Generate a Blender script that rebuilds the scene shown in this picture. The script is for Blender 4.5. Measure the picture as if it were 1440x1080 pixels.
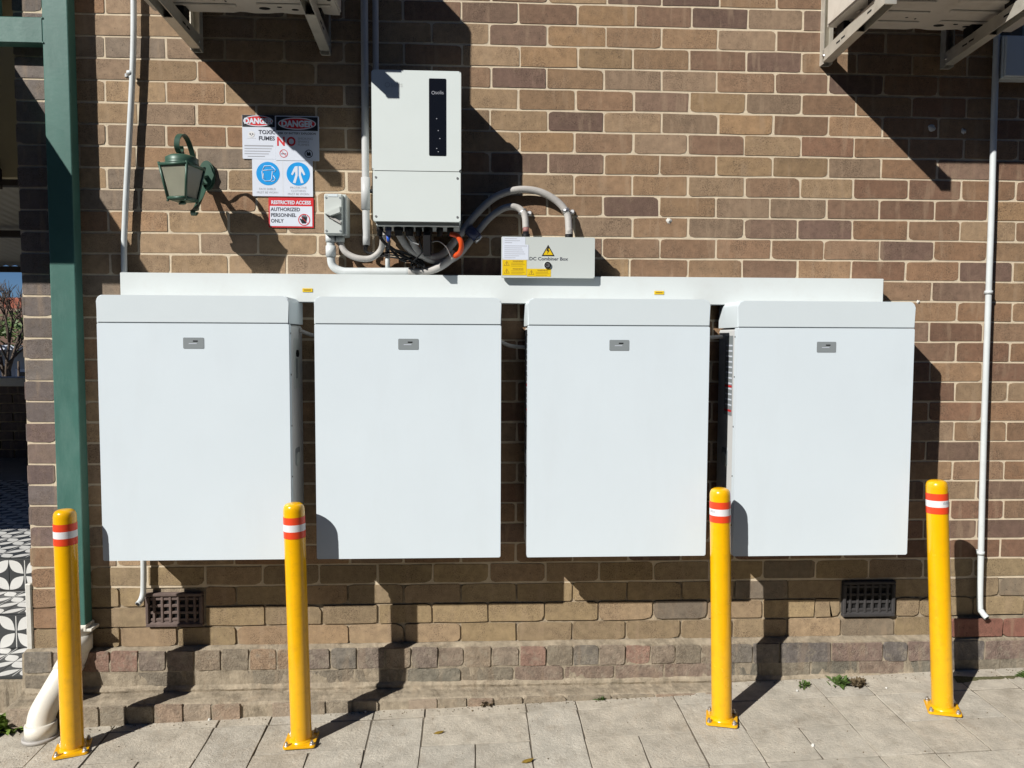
import bpy, bmesh, math, random
from mathutils import Vector, Matrix, noise
random.seed(7)
C = bpy.context.scene.collection
S = bpy.context.scene
for o in list(bpy.data.objects): bpy.data.objects.remove(o)

# ------------------------------------------------------------------ camera
CAM = Vector((0.060, -3.2013, 1.5266)); YAW, PIT, ROL, FPX = 0.048675, -0.057925, 0.004193, 1060.04
fw = Vector((math.sin(YAW)*math.cos(PIT), math.cos(YAW)*math.cos(PIT), math.sin(PIT)))
rt = Vector((math.cos(YAW), -math.sin(YAW), 0)); up = rt.cross(fw)
r2 = math.cos(ROL)*rt + math.sin(ROL)*up; u2 = -math.sin(ROL)*rt + math.cos(ROL)*up
cd = bpy.data.cameras.new('camera'); cam = bpy.data.objects.new('camera', cd); C.objects.link(cam)
cam.matrix_world = Matrix(((r2.x, u2.x, -fw.x, CAM.x), (r2.y, u2.y, -fw.y, CAM.y), (r2.z, u2.z, -fw.z, CAM.z), (0, 0, 0, 1)))
cd.sensor_width = 36; cd.lens = FPX*36/1440; cd.clip_start = 0.05; cd.clip_end = 600
S.camera = cam

# ------------------------------------------------------------------ light
SUN = Vector((-1.08, -1.0, 1.08)).normalized()          # towards the sun
world = bpy.data.worlds.new('World'); S.world = world; world.use_nodes = True
wn = world.node_tree.nodes; wl = world.node_tree.links
sky = wn.new('ShaderNodeTexSky'); sky.sky_type = 'NISHITA'; sky.sun_disc = False
sky.sun_elevation = math.asin(SUN.z); sky.sun_rotation = math.atan2(SUN.x, SUN.y) % (2*math.pi)
sky.altitude = 4000; sky.air_density = 1.0; sky.dust_density = 0.0; sky.ozone_density = 8.0
bg = wn['Background']; bg.inputs['Strength'].default_value = 0.05
wl.new(sky.outputs[0], bg.inputs[0])
sl = bpy.data.lights.new('sun', 'SUN'); sl.energy = 5.0; sl.angle = math.radians(0.5); sl.color = (1.0, 0.965, 0.915)
so = bpy.data.objects.new('sun', sl); C.objects.link(so)
so.rotation_euler = SUN.to_track_quat('Z', 'Y').to_euler(); so.location = SUN*20
S.view_settings.view_transform = 'Standard'; S.view_settings.look = 'None'
S.view_settings.exposure = 0.12; S.view_settings.gamma = 1.0
S.render.engine = 'CYCLES'; S.cycles.diffuse_bounces = 1

# ------------------------------------------------------------------ materials
MATS = {}
def mat(name, col=(.5, .5, .5), rough=.5, metal=0.0, var=0.0, vscale=8.0, bump=0.0, bscale=200.0, spec=.5, coat=0.0,
        dirt=None, dscale=4.0, damt=0.5, src=None, pits=0.0, alpha=1.0, trans=0.0, streak=False, bdist=.004):
    if name in MATS: return MATS[name]
    m = bpy.data.materials.new(name); m.use_nodes = True; MATS[name] = m
    nt = m.node_tree; N = nt.nodes; L = nt.links; b = N['Principled BSDF']
    b.inputs['Roughness'].default_value = rough; b.inputs['Metallic'].default_value = metal
    b.inputs['Specular IOR Level'].default_value = spec; b.inputs['Coat Weight'].default_value = coat
    b.inputs['Alpha'].default_value = alpha; b.inputs['Transmission Weight'].default_value = trans
    geo = N.new('ShaderNodeNewGeometry')
    if src == 'object':
        c = N.new('ShaderNodeObjectInfo').outputs['Color']
    elif src == 'attr':
        a = N.new('ShaderNodeAttribute'); a.attribute_name = 'Col'; c = a.outputs['Color']
    else:
        rgb = N.new('ShaderNodeRGB'); rgb.outputs[0].default_value = (*col, 1); c = rgb.outputs[0]
    def nz(scale, detail=6, rough_=.6, sc3=None):
        t = N.new('ShaderNodeTexNoise'); t.inputs['Scale'].default_value = scale; t.inputs['Detail'].default_value = detail
        t.inputs['Roughness'].default_value = rough_
        if sc3:
            mp = N.new('ShaderNodeMapping'); mp.inputs['Scale'].default_value = sc3
            L.new(geo.outputs['Position'], mp.inputs[0]); L.new(mp.outputs[0], t.inputs['Vector'])
        else: L.new(geo.outputs['Position'], t.inputs['Vector'])
        return t.outputs['Fac']
    def mix(a, bcol, fac, mode='MIX'):
        x = N.new('ShaderNodeMix'); x.data_type = 'RGBA'; x.blend_type = mode
        if isinstance(fac, float): x.inputs[0].default_value = fac
        else: L.new(fac, x.inputs[0])
        L.new(a, x.inputs[6])
        if isinstance(bcol, tuple): x.inputs[7].default_value = (*bcol, 1)
        else: L.new(bcol, x.inputs[7])
        return x.outputs[2]
    def ramp(f, p0, p1, v0=0.0, v1=1.0):
        r = N.new('ShaderNodeMapRange'); r.inputs[1].default_value = p0; r.inputs[2].default_value = p1
        r.inputs[3].default_value = v0; r.inputs[4].default_value = v1; L.new(f, r.inputs[0]); return r.outputs[0]
    if var:
        f = nz(vscale); g = ramp(f, .3, .7, 1-var, 1+var)
        h = N.new('ShaderNodeVectorMath'); h.operation = 'SCALE'; L.new(c, h.inputs[0]); L.new(g, h.inputs['Scale']); c = h.outputs[0]
    if dirt:
        c = mix(c, dirt, ramp(nz(dscale, 8, .7, (1, 1, .25) if streak else None), .5, .72, 0, damt))
    if pits:
        msk = ramp(nz(7, 3, .6), .42, .62)
        def mul(a, b):
            q = N.new('ShaderNodeMath'); q.operation = 'MULTIPLY'; L.new(a, q.inputs[0]); L.new(b, q.inputs[1]); return q.outputs[0]
        c = mix(c, (.07, .042, .028), mul(ramp(nz(190, 5, .85), .50, .60, 0, pits), msk))
        c = mix(c, (.018, .015, .013), mul(ramp(nz(75, 8, .88), .575, .615, 0, pits), ramp(nz(5, 3, .6), .40, .55)))
        c = mix(c, (.50, .38, .26), ramp(nz(260, 3, .7), .66, .72, 0, pits*.7))
        c = mix(c, (.44, .32, .21), ramp(nz(11, 3, .5, (2.2, 1, .35)), .56, .66, 0, pits*.35))
    L.new(c, b.inputs['Base Color'])
    if bump:
        bp = N.new('ShaderNodeBump'); bp.inputs['Strength'].default_value = bump; bp.inputs['Distance'].default_value = bdist
        L.new(nz(bscale, 7, .72), bp.inputs['Height']); L.new(bp.outputs[0], b.inputs['Normal'])
    if rough < .6 and not trans:
        L.new(ramp(nz(9, 4), .3, .7, max(0, rough-.05), rough+.07), b.inputs['Roughness'])
    return m

M_BR = mat('brick_face', rough=.92, src='object', var=.20, vscale=32, bump=.8, bscale=300, pits=.85, dirt=(.33, .235, .15), dscale=14, damt=.35)
M_BS = mat('brick_face_mass', rough=.92, src='attr', var=.20, vscale=32, bump=.8, bscale=300, pits=.85, dirt=(.33, .235, .15), dscale=14, damt=.35)
M_PB = mat('plinth_brick', rough=.95, src='object', var=.30, vscale=34, bump=1.0, bdist=.007, bscale=110, pits=.6, dirt=(.38, .33, .25), dscale=22, damt=.9)
M_MO = mat('mortar', (.72, .605, .44), .95, var=.10, vscale=40, bump=.6, bscale=300, dirt=(.50, .42, .32), dscale=9, damt=.45)
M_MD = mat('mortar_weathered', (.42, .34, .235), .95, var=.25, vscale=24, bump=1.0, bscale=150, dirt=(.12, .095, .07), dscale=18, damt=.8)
M_RE = mat('render_ledge', (.37, .31, .225), .95, var=.28, vscale=22, bump=1.0, bscale=80, dirt=(.16, .135, .09), dscale=14, damt=.75, pits=.45)
M_PV = mat('paver_concrete', rough=.93, src='object', var=.20, vscale=14, bump=1.0, bscale=80, bdist=.006, dirt=(.30, .26, .20), dscale=10, damt=.7, pits=.28)
M_SA = mat('joint_sand', (.17, .145, .11), .95, var=.3, vscale=30, bump=1, bscale=120, dirt=(.08, .07, .05), dscale=12, damt=.7)
M_WP = mat('white_powder_coat', (.755, .84, .885), .36, var=.02, vscale=1.7, dirt=(.62, .66, .67), dscale=5, damt=.12, streak=True)
M_WL = mat('white_lid_plastic', (.715, .79, .815), .45, var=.012, vscale=3)
M_WB = mat('white_case_side', (.68, .69, .68), .5, var=.02, vscale=4)
M_TR = mat('white_duct', (.70, .745, .735), .42, var=.02, vscale=5, dirt=(.6, .6, .57), dscale=9, damt=.25)
M_IV = mat('inverter_white', (.745, .81, .785), .42, var=.012, vscale=4)
M_GB = mat('pale_grey_enclosure', (.60, .64, .61), .45, var=.015, vscale=4)
M_GR = mat('conduit_grey', (.52, .53, .525), .5, var=.05, vscale=14)
M_FX = mat('flex_grey', (.47, .45, .42), .6, var=.08, vscale=30, bump=.3, bscale=250)
M_CW = mat('conduit_white', (.66, .70, .70), .42, var=.04, vscale=10, dirt=(.45, .45, .42), dscale=11, damt=.35)
M_AC = mat('cream_steel', (.66, .61, .53), .45, var=.05, vscale=9, dirt=(.33, .27, .2), dscale=8, damt=.4)
M_BK = mat('bracket_steel', (.60, .57, .49), .42, metal=.35, var=.08, vscale=14, dirt=(.3, .24, .17), dscale=10, damt=.45)
M_GV = mat('galvanised', (.55, .55, .55), .35, metal=.9, var=.15, vscale=40)
M_YE = mat('yellow_paint', (.88, .46, .003), .22, coat=.4, var=.04, vscale=12, bump=.05, bscale=40, dirt=(.45, .22, .02), dscale=26, damt=.3)
M_RD = mat('red_tape', (.80, .065, .018), .4, var=.05, vscale=30)
M_WT = mat('white_tape', (.80, .80, .80), .35, var=.04, vscale=40)
M_GN = mat('green_paint', (.06, .163, .133), .45, var=.10, vscale=6, dirt=(.15, .27, .23), dscale=9, damt=.5, bump=.15, bscale=50, streak=True)
M_GL = mat('lantern_green', (.045, .105, .072), .42, var=.1, vscale=20, metal=.1)
M_FG = mat('frosted_glass', (.56, .56, .43), .35, var=.05, vscale=20)
M_PC = mat('pvc_cream', (.80, .77, .68), .35, var=.05, vscale=9, dirt=(.5, .44, .33), dscale=9, damt=.4)
M_BL = mat('black_plastic', (.008, .008, .009), .6, spec=.25, var=.1)
M_BG = mat('black_glass', (.008, .010, .016), .08, var=.0)
M_HO = mat('dark_hole', (.01, .01, .01), .9)
M_OR = mat('orange_cable', (.78, .09, .015), .4, var=.05)
M_BU = mat('blue_plastic', (.02, .12, .62), .4)
M_NV = mat('navy_clip', (.035, .045, .11), .4)
M_SW = mat('sign_white', (.74, .79, .88), .35, var=.01)
M_SK = mat('sign_black', (.014, .015, .02), .4)
M_SR = mat('sign_red', (.66, .025, .03), .4)
M_SB = mat('sign_blue', (.0, .33, .80), .4)
M_SG = mat('sign_grey_print', (.38, .39, .43), .5)
M_SD = mat('sign_dark_print', (.05, .055, .08), .5)
M_YS = mat('sticker_yellow', (.82, .56, .01), .4, var=.02)
M_RG = mat('dusky_red', (.30, .14, .13), .6)
M_OP = mat('sticker_print', (.35, .20, .02), .5)
M_DG = mat('display_grey', (.27, .30, .31), .4)
M_TC = mat('terracotta_vent', (.15, .11, .095), .9, var=.2, vscale=30, bump=.5, bscale=200)
M_CH = mat('chrome', (.7, .7, .7), .18, metal=1)
M_WD = mat('weed_leaf', (.075, .13, .025), .6, var=.3, vscale=60)
M_WG2 = mat('grass_blade', (.13, .20, .03), .6, var=.35, vscale=60)
M_DW = mat('dry_weed', (.13, .095, .05), .8, var=.3, vscale=60)
M_DL = mat('dry_leaf', (.50, .33, .06), .6, var=.3, vscale=60)
M_MS = mat('moss', (.11, .105, .045), .95, var=.4, vscale=90, bump=1, bscale=200)
M_TW = mat('tile_white', (.72, .72, .69), .35, var=.03)
M_TD = mat('tile_dark', (.05, .053, .055), .35, var=.1)
M_TG = mat('tile_grey', (.30, .30, .29), .4, var=.1)
M_BE = mat('beige_panel', (.62, .54, .33), .7, var=.06, vscale=4)
M_CO = mat('corrugated_cream', (.64, .60, .49), .5, var=.06, vscale=5)
M_TI = mat('dark_timber', (.045, .035, .028), .7, var=.2)
M_DB = mat('dark_brick', (.13, .10, .085), .9, var=.25, vscale=12)
M_RT = mat('red_roof', (.30, .095, .055), .85, var=.25, vscale=6)
M_BT = mat('brown_roof', (.17, .105, .075), .85, var=.25, vscale=6)
M_HW = mat('house_wall', (.55, .58, .62), .8, var=.05)
M_BA = mat('bark', (.10, .075, .055), .9, var=.3, vscale=20)
M_GD = mat('ground_asphalt', (.052, .05, .047), .95, var=.2, vscale=3)
M_WG = mat('window_dark', (.02, .025, .03), .1)
M_WR = mat('white_render', (.68, .67, .62), .8, var=.15, vscale=20, dirt=(.35, .3, .23), dscale=20, damt=.6)

# ------------------------------------------------------------------ mesh helpers
def box(bm, x0, x1, y0, y1, z0, z1, bev=0.0, seg=1):
    b2 = bmesh.new() if bev else bm
    v = [b2.verts.new((x, y, z)) for x in (x0, x1) for y in (y0, y1) for z in (z0, z1)]
    for f in ((0, 1, 3, 2), (4, 6, 7, 5), (0, 4, 5, 1), (2, 3, 7, 6), (0, 2, 6, 4), (1, 5, 7, 3)):
        b2.faces.new([v[i] for i in f])
    if bev:
        bmesh.ops.bevel(b2, geom=list(b2.edges), offset=bev, segments=seg, affect='EDGES', profile=.6)
        merge(bm, b2)
    return bm
def merge(bm, b2):
    me = bpy.data.meshes.new('tmp'); b2.to_mesh(me); bm.from_mesh(me); bpy.data.meshes.remove(me); b2.free()
def B(*a, **k): return box(bmesh.new(), *a, **k)
def prism(poly, a0, a1, axis='y', bev=0.0, bm=None):
    """polygon in the plane normal to axis, pushed from a0 to a1"""
    b2 = bmesh.new()
    def P(u, w, a):
        return {'y': (u, a, w), 'x': (a, u, w), 'z': (u, w, a)}[axis]
    lo = [b2.verts.new(P(u, w, a0)) for u, w in poly]; hi = [b2.verts.new(P(u, w, a1)) for u, w in poly]
    n = len(poly)
    fs = [b2.faces.new(lo), b2.faces.new(hi[::-1])]
    for i in range(n): b2.faces.new((lo[i], hi[i], hi[(i+1) % n], lo[(i+1) % n]))
    if bev:
        es = [e for f in fs for e in f.edges]
        bmesh.ops.bevel(b2, geom=list(set(es)), offset=bev, segments=2, affect='EDGES')
    bmesh.ops.recalc_face_normals(b2, faces=list(b2.faces))
    if bm is None: return b2
    merge(bm, b2); return bm
def rrect(x0, x1, z0, z1, r, n=5, corners=(1, 1, 1, 1)):
    out = []
    for k, (cx, cz, a) in enumerate(((x1-r, z0+r, -90), (x1-r, z1-r, 0), (x0+r, z1-r, 90), (x0+r, z0+r, 180))):
        if corners[k]:
            for i in range(n+1):
                t = math.radians(a+90*i/n); out.append((cx+r*math.cos(t), cz+r*math.sin(t)))
        else:
            out.append((x1 if k < 2 else x0, z1 if k in (1, 2) else z0))
    return out
def smooth_path(pts, k=8):
    P = [Vector(p) for p in pts]; out = []
    for i in range(len(P)-1):
        p0, p1, p2, p3 = P[max(i-1, 0)], P[i], P[i+1], P[min(i+2, len(P)-1)]
        for j in range(k):
            t = j/k
            out.append(.5*((2*p1)+(-p0+p2)*t+(2*p0-5*p1+4*p2-p3)*t*t+(-p0+3*p1-3*p2+p3)*t**3))
    out.append(P[-1]); return out
def tube(pts, r, n=12, bm=None, caps=True, rib=0.0):
    bm = bm if bm is not None else bmesh.new()
    P = [Vector(p) for p in pts]; rings = []; ref = None
    for i, q in enumerate(P):
        d = (P[min(i+1, len(P)-1)]-P[max(i-1, 0)]).normalized()
        if ref is None: ref = d.orthogonal().normalized()
        ref = (ref-d*ref.dot(d)); ref = ref.normalized() if ref.length > 1e-6 else d.orthogonal().normalized()
        s = d.cross(ref); rr = r[i] if isinstance(r, (list, tuple)) else r
        if rib: rr = rr*(1-(rib if i % 2 else 0))
        rings.append([bm.verts.new(q+rr*(math.cos(2*math.pi*k/n)*ref+math.sin(2*math.pi*k/n)*s)) for k in range(n)])
    for a, b in zip(rings, rings[1:]):
        for k in range(n):
            f = bm.faces.new((a[k], a[(k+1) % n], b[(k+1) % n], b[k])); f.smooth = True
    if caps:
        bm.faces.new(rings[0][::-1]); bm.faces.new(rings[-1])
    return bm
def lathe(prof, n=28, bm=None, smooth=True):
    bm = bm if bm is not None else bmesh.new(); rings = []
    for r, z in prof:
        if r < 1e-6: rings.append([bm.verts.new((0, 0, z))])
        else: rings.append([bm.verts.new((r*math.cos(2*math.pi*k/n), r*math.sin(2*math.pi*k/n), z)) for k in range(n)])
    for a, b in zip(rings, rings[1:]):
        for k in range(n):
            vs = [a[k % len(a)], a[(k+1) % len(a)], b[(k+1) % len(b)], b[k % len(b)]]
            vs = list(dict.fromkeys(vs))
            if len(vs) > 2: bm.faces.new(vs).smooth = smooth
    bmesh.ops.recalc_face_normals(bm, faces=list(bm.faces))
    if len(prof) == 2 and bm.faces[:] and bm.faces[:][0].calc_center_median().xy.dot(bm.faces[:][0].normal.xy) < 0: bmesh.ops.reverse_faces(bm, faces=list(bm.faces))
    return bm
def disc(cx, cz, r, y, bm=None, n=20, th=.0006, rz=None):
    rz = rz or r
    return prism([(cx+r*math.cos(2*math.pi*k/n), cz+rz*math.sin(2*math.pi*k/n)) for k in range(n)], y-th, y, bm=bm)
def ring(cx, cz, r, w, y, bm=None, n=24, th=.0006, rz=None):
    bm = bm if bm is not None else bmesh.new(); rz = rz or r
    def q(rr, rrz, yy): return [bm.verts.new((cx+rr*math.cos(2*math.pi*k/n), yy, cz+rrz*math.sin(2*math.pi*k/n))) for k in range(n)]
    a, b, c, d = q(r, rz, y-th), q(r-w, rz-w, y-th), q(r, rz, y), q(r-w, rz-w, y)
    for k in range(n):
        j = (k+1) % n
        bm.faces.new((a[k], a[j], b[j], b[k])); bm.faces.new((c[k], c[j], a[j], a[k])); bm.faces.new((b[k], b[j], d[j], d[k]))
    bmesh.ops.recalc_face_normals(bm, faces=list(bm.faces)); return bm
def cyl_y(cx, cz, r, y0, y1, n=16, bm=None):
    return prism([(cx+r*math.cos(2*math.pi*k/n), cz+r*math.sin(2*math.pi*k/n)) for k in range(n)], y0, y1, bm=bm)
def shade(me, ang=math.radians(35)):
    for p in me.polygons: p.use_smooth = True
    try: me.set_sharp_from_angle(angle=ang)
    except Exception: pass
def obj(name, bm, m, parent=None, root=None, sm=False, color=None):
    me = bpy.data.meshes.new(name)
    if root is not None: bmesh.ops.translate(bm, verts=bm.verts, vec=-Vector(root))
    bm.to_mesh(me); bm.free()
    if sm: shade(me)
    o = bpy.data.objects.new(name, me); C.objects.link(o)
    if m: me.materials.append(m)
    if parent: o.parent = parent
    if color: o.color = (*color, 1)
    return o
def tag(o, label, cat, group=None, kind=None):
    if label: o['label'] = label
    if cat: o['category'] = cat
    if group: o['group'] = group
    if kind: o['kind'] = kind
    return o
def thing(name, label, cat, loc=(0, 0, 0), group=None, kind=None):
    o = bpy.data.objects.new(name, None); C.objects.link(o); o.location = loc; o.empty_display_size = .05
    return tag(o, label, cat, group, kind)
def dup(o, parent=None):
    c = o.copy(); C.objects.link(c); c.parent = parent
    for ch in o.children: dup(ch, c)
    return c
def text(s, x, z, size, y, m, parent, root, name='lettering', bold=0.0, sx=1.0, align='LEFT', th=.0003, normal='y', rot=0):
    cu = bpy.data.curves.new('t', 'FONT'); cu.body = s; cu.size = size; cu.offset = bold*size; cu.align_x = align
    cu.resolution_u = 3; cu.extrude = 0
    t = bpy.data.objects.new('t', cu); me = bpy.data.meshes.new_from_object(t)
    bpy.data.objects.remove(t); bpy.data.curves.remove(cu)
    cr, sr = math.cos(rot), math.sin(rot)
    for v in me.vertices:
        a, b = v.co.x*sx, v.co.y; a, b = a*cr-b*sr, a*sr+b*cr
        v.co = Vector((x+a, y, z+b))-Vector(root) if normal == 'y' else Vector((y, x+a, z+b))-Vector(root)
    me.name = name; o = bpy.data.objects.new(name, me); C.objects.link(o); me.materials.append(m); o.parent = parent
    return o
def gz(x, y): return .0305*max(-6, min(x, 8))+.04*(max(y, -8)+.35)

# ------------------------------------------------------------------ ground and pavement
def ground():
    bm = bmesh.new(); xs = [-300, -60, -20, -10, -6, -4, -2.6, -1.9, -1.2, 0, 1.5, 3, 8, 30, 300]; ys = [-300, -60, -20, -8, -4, -2, -.9, -.3, .05, .7, 2, 4.2, 6, 9, 14, 30, 80, 300]
    G = []
    for y in ys:
        row = []
        for x in xs:
            z = gz(x, y)-.035
            if y > 4: z -= min(1.25, (y-4)*.22)
            row.append(bm.verts.new((x, y, z)))
        G.append(row)
    for j in range(len(ys)-1):
        for i in range(len(xs)-1): bm.faces.new((G[j][i], G[j][i+1], G[j+1][i+1], G[j+1][i]))
    return tag(obj('ground', bm, M_GD), 'dark ground of the street around the paved strip', None, kind='structure')
ground()
pavement = bmesh.new()
x0, x1, y0, y1 = -3.2, 4.2, -1.27, -.02
vv = [pavement.verts.new((x, y, gz(x, y)+dz)) for dz in (-.0042, -.05) for x, y in ((x0, y0), (x1, y0), (x1, y1), (x0, y1))]
pavement.faces.new(vv[:4])
for i in range(4): pavement.faces.new((vv[i], vv[4+i], vv[4+(i+1) % 4], vv[(i+1) % 4]))
pavement = tag(obj('pavement', pavement, M_SA), 'pale concrete paving laid along the foot of the brick wall', None, kind='structure')
def paver(x0, x1, y0, y1):
    g = .0024; rnd = random.Random(int(x0*1000)*31+int(y0*1000))
    x0 += g+rnd.uniform(-.001, .001); x1 -= g; y0 += g; y1 -= g
    dz = rnd.uniform(-.0014, .0014); tx, ty = rnd.uniform(-.005, .005), rnd.uniform(-.005, .005)
    cx, cy = (x0+x1)/2, (y0+y1)/2
    out = []
    for (ax, ay), (bx, by) in (((x0, y0), (x1, y0)), ((x1, y0), (x1, y1)), ((x1, y1), (x0, y1)), ((x0, y1), (x0, y0))):
        n = 4 if math.hypot(bx-ax, by-ay) > .3 else 3
        for i in range(n):
            t = (i+.03*(i == 0))/n; out.append((ax+(bx-ax)*t+rnd.uniform(-.0013, .0013), ay+(by-ay)*t+rnd.uniform(-.0013, .0013)))
    bm = bmesh.new()
    def Z(x, y): return gz(x, y)+dz+tx*(x-cx)+ty*(y-cy)
    top = [bm.verts.new((cx+(x-cx)*.992, cy+(y-cy)*.992, Z(x, y))) for x, y in out]
    mid = [bm.verts.new((x, y, Z(x, y)-.0016)) for x, y in out]
    bot = [bm.verts.new((x, y, Z(x, y)-.022)) for x, y in out]
    bm.faces.new(top); n = len(out)
    for a, b in ((top, mid), (mid, bot)):
        for i in range(n): bm.faces.new((a[i], b[i], b[(i+1) % n], a[(i+1) % n]))
    bmesh.ops.recalc_face_normals(bm, faces=list(bm.faces))
    k = rnd.uniform(.95, 1.06); w = rnd.uniform(-.008, .008)
    return obj('paver', bm, M_PV, pavement, color=(.52*k+w, .475*k, .39*k-w))
U_ = .208
for c in range(-4, 6):
    xw = -.145+c*.624                                   # a wide column, then a narrow one
    for r in range(0, 2):
        yt = -.008-r*.624
        w = [(0, .416, 0, .208), (0, .416, .208, .416), (0, .208, .416, .832-.208), (.208, .416, .416, .624)]
        nrw = [(.416, .624, 0, .208), (.416, .624, .208, .624)]
        for a, b, p, q in w+nrw:
            if -2.9 < xw+a < 3.4: paver(xw+a, xw+b, yt-q, yt-p)

# ------------------------------------------------------------------ brick wall
ZO, PH, PW = 2.2245, .0872, .24
wall = thing('brick_wall', 'long brown brick wall with cream mortar carrying the white battery cabinets', 'wall')
wz0, wz1, XL, XR = -.25, 3.75, -1.80, 3.6
mb = bmesh.new()
box(mb, XL+.004, XR, .0011, .23, .475, wz1)
obj('mortar', mb, M_MO, wall)
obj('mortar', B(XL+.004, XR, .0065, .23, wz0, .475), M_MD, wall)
obj('mortar', B(XL+.004, XL+.23, .23, 5.2, wz0, wz1), M_MO, wall)
rb = random.Random(11)
def pick(pal, r): return pal[r.randrange(len(pal))]
TAN = [(.405, .278, .165), (.375, .258, .155), (.36, .25, .16), (.395, .27, .155), (.34, .238, .155)]
BRN = [(.32, .195, .115), (.34, .215, .13), (.27, .165, .105), (.36, .23, .13), (.37, .235, .135)]
PUR = [(.245, .158, .11), (.21, .132, .097), (.265, .172, .118)]
ORG = [(.42, .265, .14), (.39, .25, .14), (.36, .24, .13)]
OLV = [(.41, .30, .165), (.37, .275, .155), (.39, .28, .17), (.35, .26, .155)]
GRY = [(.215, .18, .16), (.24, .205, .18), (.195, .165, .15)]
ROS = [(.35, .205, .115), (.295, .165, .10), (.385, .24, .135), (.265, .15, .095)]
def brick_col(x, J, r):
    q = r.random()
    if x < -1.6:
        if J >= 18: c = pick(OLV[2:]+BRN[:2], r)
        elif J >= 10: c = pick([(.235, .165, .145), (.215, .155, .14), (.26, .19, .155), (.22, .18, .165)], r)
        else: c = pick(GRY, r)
    elif J >= 19: c = pick(OLV, r) if q < .8 else pick([(.27, .215, .15), (.24, .195, .145)] if x > .8 else TAN, r)
    elif x < -.2: c = pick(TAN, r) if q < .72 else pick(ROS[:1]+ROS[2:3]+[(.29, .225, .165)], r)
    elif J < 6 and x < 1.5: c = pick(TAN, r) if q < .30 else pick(BRN, r) if q < .72 else pick(ORG, r) if q < .84 else pick(PUR, r)
    else: c = pick(ROS, r) if q < .52 else pick(BRN, r) if q < .76 else pick(PUR, r) if q < .86 else pick(ORG+TAN, r)
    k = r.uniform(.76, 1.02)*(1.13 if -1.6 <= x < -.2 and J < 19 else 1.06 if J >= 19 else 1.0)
    return tuple(min(.6, v*k) for v in c)
def brick_verts(w, h, r, chip=1.0):
    """rounded outline of fourteen points with knocked corners; returns verts, faces"""
    def ch(k=1.0): return r.choice((.002, .003, .003, .004, .006, .009, .012))*chip*k*r.uniform(.8, 1.2)
    a, b, c, d = ch(), ch(), ch(1.3), ch(1.3)
    j = lambda: r.uniform(-.0014, .0014)*chip
    hw, hh = w/2, h/2
    def cor(x, z, s, sx, sz, flip):
        q = [(x-sx*s*1.5, z), (x-sx*s*.36, z-sz*s*.3), (x, z-sz*s)]
        return q[::-1] if flip else q
    o = [(j()*12, -hh)]+cor(hw, -hh, d, 1, -1, False)+cor(hw, hh, b, 1, 1, True)+[(j()*12, hh)]+cor(-hw, hh, a, -1, 1, False)+cor(-hw, -hh, c, -1, -1, True)
    o = [(x+j(), z+j()) for x, z in o]; n = len(o); k = .0010
    V = [(x*(1-k/hw), 0, z*(1-k/hh)) for x, z in o]+[(x, .011, z) for x, z in o]
    F = [tuple(range(n))]+[(i, n+i, n+(i+1) % n, (i+1) % n) for i in range(n)]
    return V, F
VAR = {}
def brick_mesh(w, h, k, chip=1.0, matr=M_BR):
    key = (round(w, 3), round(h, 3), k, chip)
    if key not in VAR:
        V, F = brick_verts(w, h, random.Random(hash(key) & 0xffff), chip)
        me = bpy.data.meshes.new('brick'); me.from_pydata(V, [], F); me.update()
        bm = bmesh.new(); bm.from_mesh(me); bmesh.ops.recalc_face_normals(bm, faces=list(bm.faces))
        if sum(f.normal.y for f in bm.faces if len(f.verts) == 14) > 0: bmesh.ops.reverse_faces(bm, faces=list(bm.faces))
        bm.to_mesh(me); bm.free(); me.materials.append(matr); VAR[key] = me
    return VAR[key]
OCC = [(-1.40, -.65, .665, 1.70), (-.56, .165, .665, 1.70), (.25, .99, .665, 1.70), (1.06, 1.83, .665, 1.70), (-1.37, 1.78, 1.68, 1.79), (-.34, .02, 1.93, 2.6)]
VENTS = [(-1.33, -1.09, 20, 22), (1.68, 1.92, 20, 22)]
cand = []
for J in range(-16, 23):
    z = ZO-PH*(J+.5)
    off = 0 if J % 2 == 0 else .5
    edges = [XL]+[PW*(k+off)+rb.uniform(-.006, .006) for k in range(-8, 16) if XL+.05 < PW*(k+off) < XR-.03]+[XR]
    for a, b in zip(edges, edges[1:]):
        hit = False
        if J in (20, 21):
            for va, vb, j0, j1 in VENTS:
                if j0 <= J < j1 and b > va+.02 and a < vb-.02:
                    hit = True
                    if va-a > .05: cand.append((a, va-.004, z, J))
                    if b-vb > .05: cand.append((vb+.004, b, z, J))
        if not hit: cand.append((a, b, z, J))
def vis(c):
    a, b, z, J = c
    a2, b2, p, q = max(a, -1.80), min(b, 2.42), max(z-.04, .2), min(z+.04, 2.92)
    if a2 >= b2 or p >= q: return 0
    ar = (b2-a2)*(q-p)
    for u, v, s, t in OCC:
        ar -= max(0, min(b2, v)-max(a2, u))*max(0, min(q, t)-max(p, s))
    return ar+1e-5*random.random()
cand.sort(key=vis, reverse=True)
JW = .0070
stuffV, stuffF, stuffC = [], [], []
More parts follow.
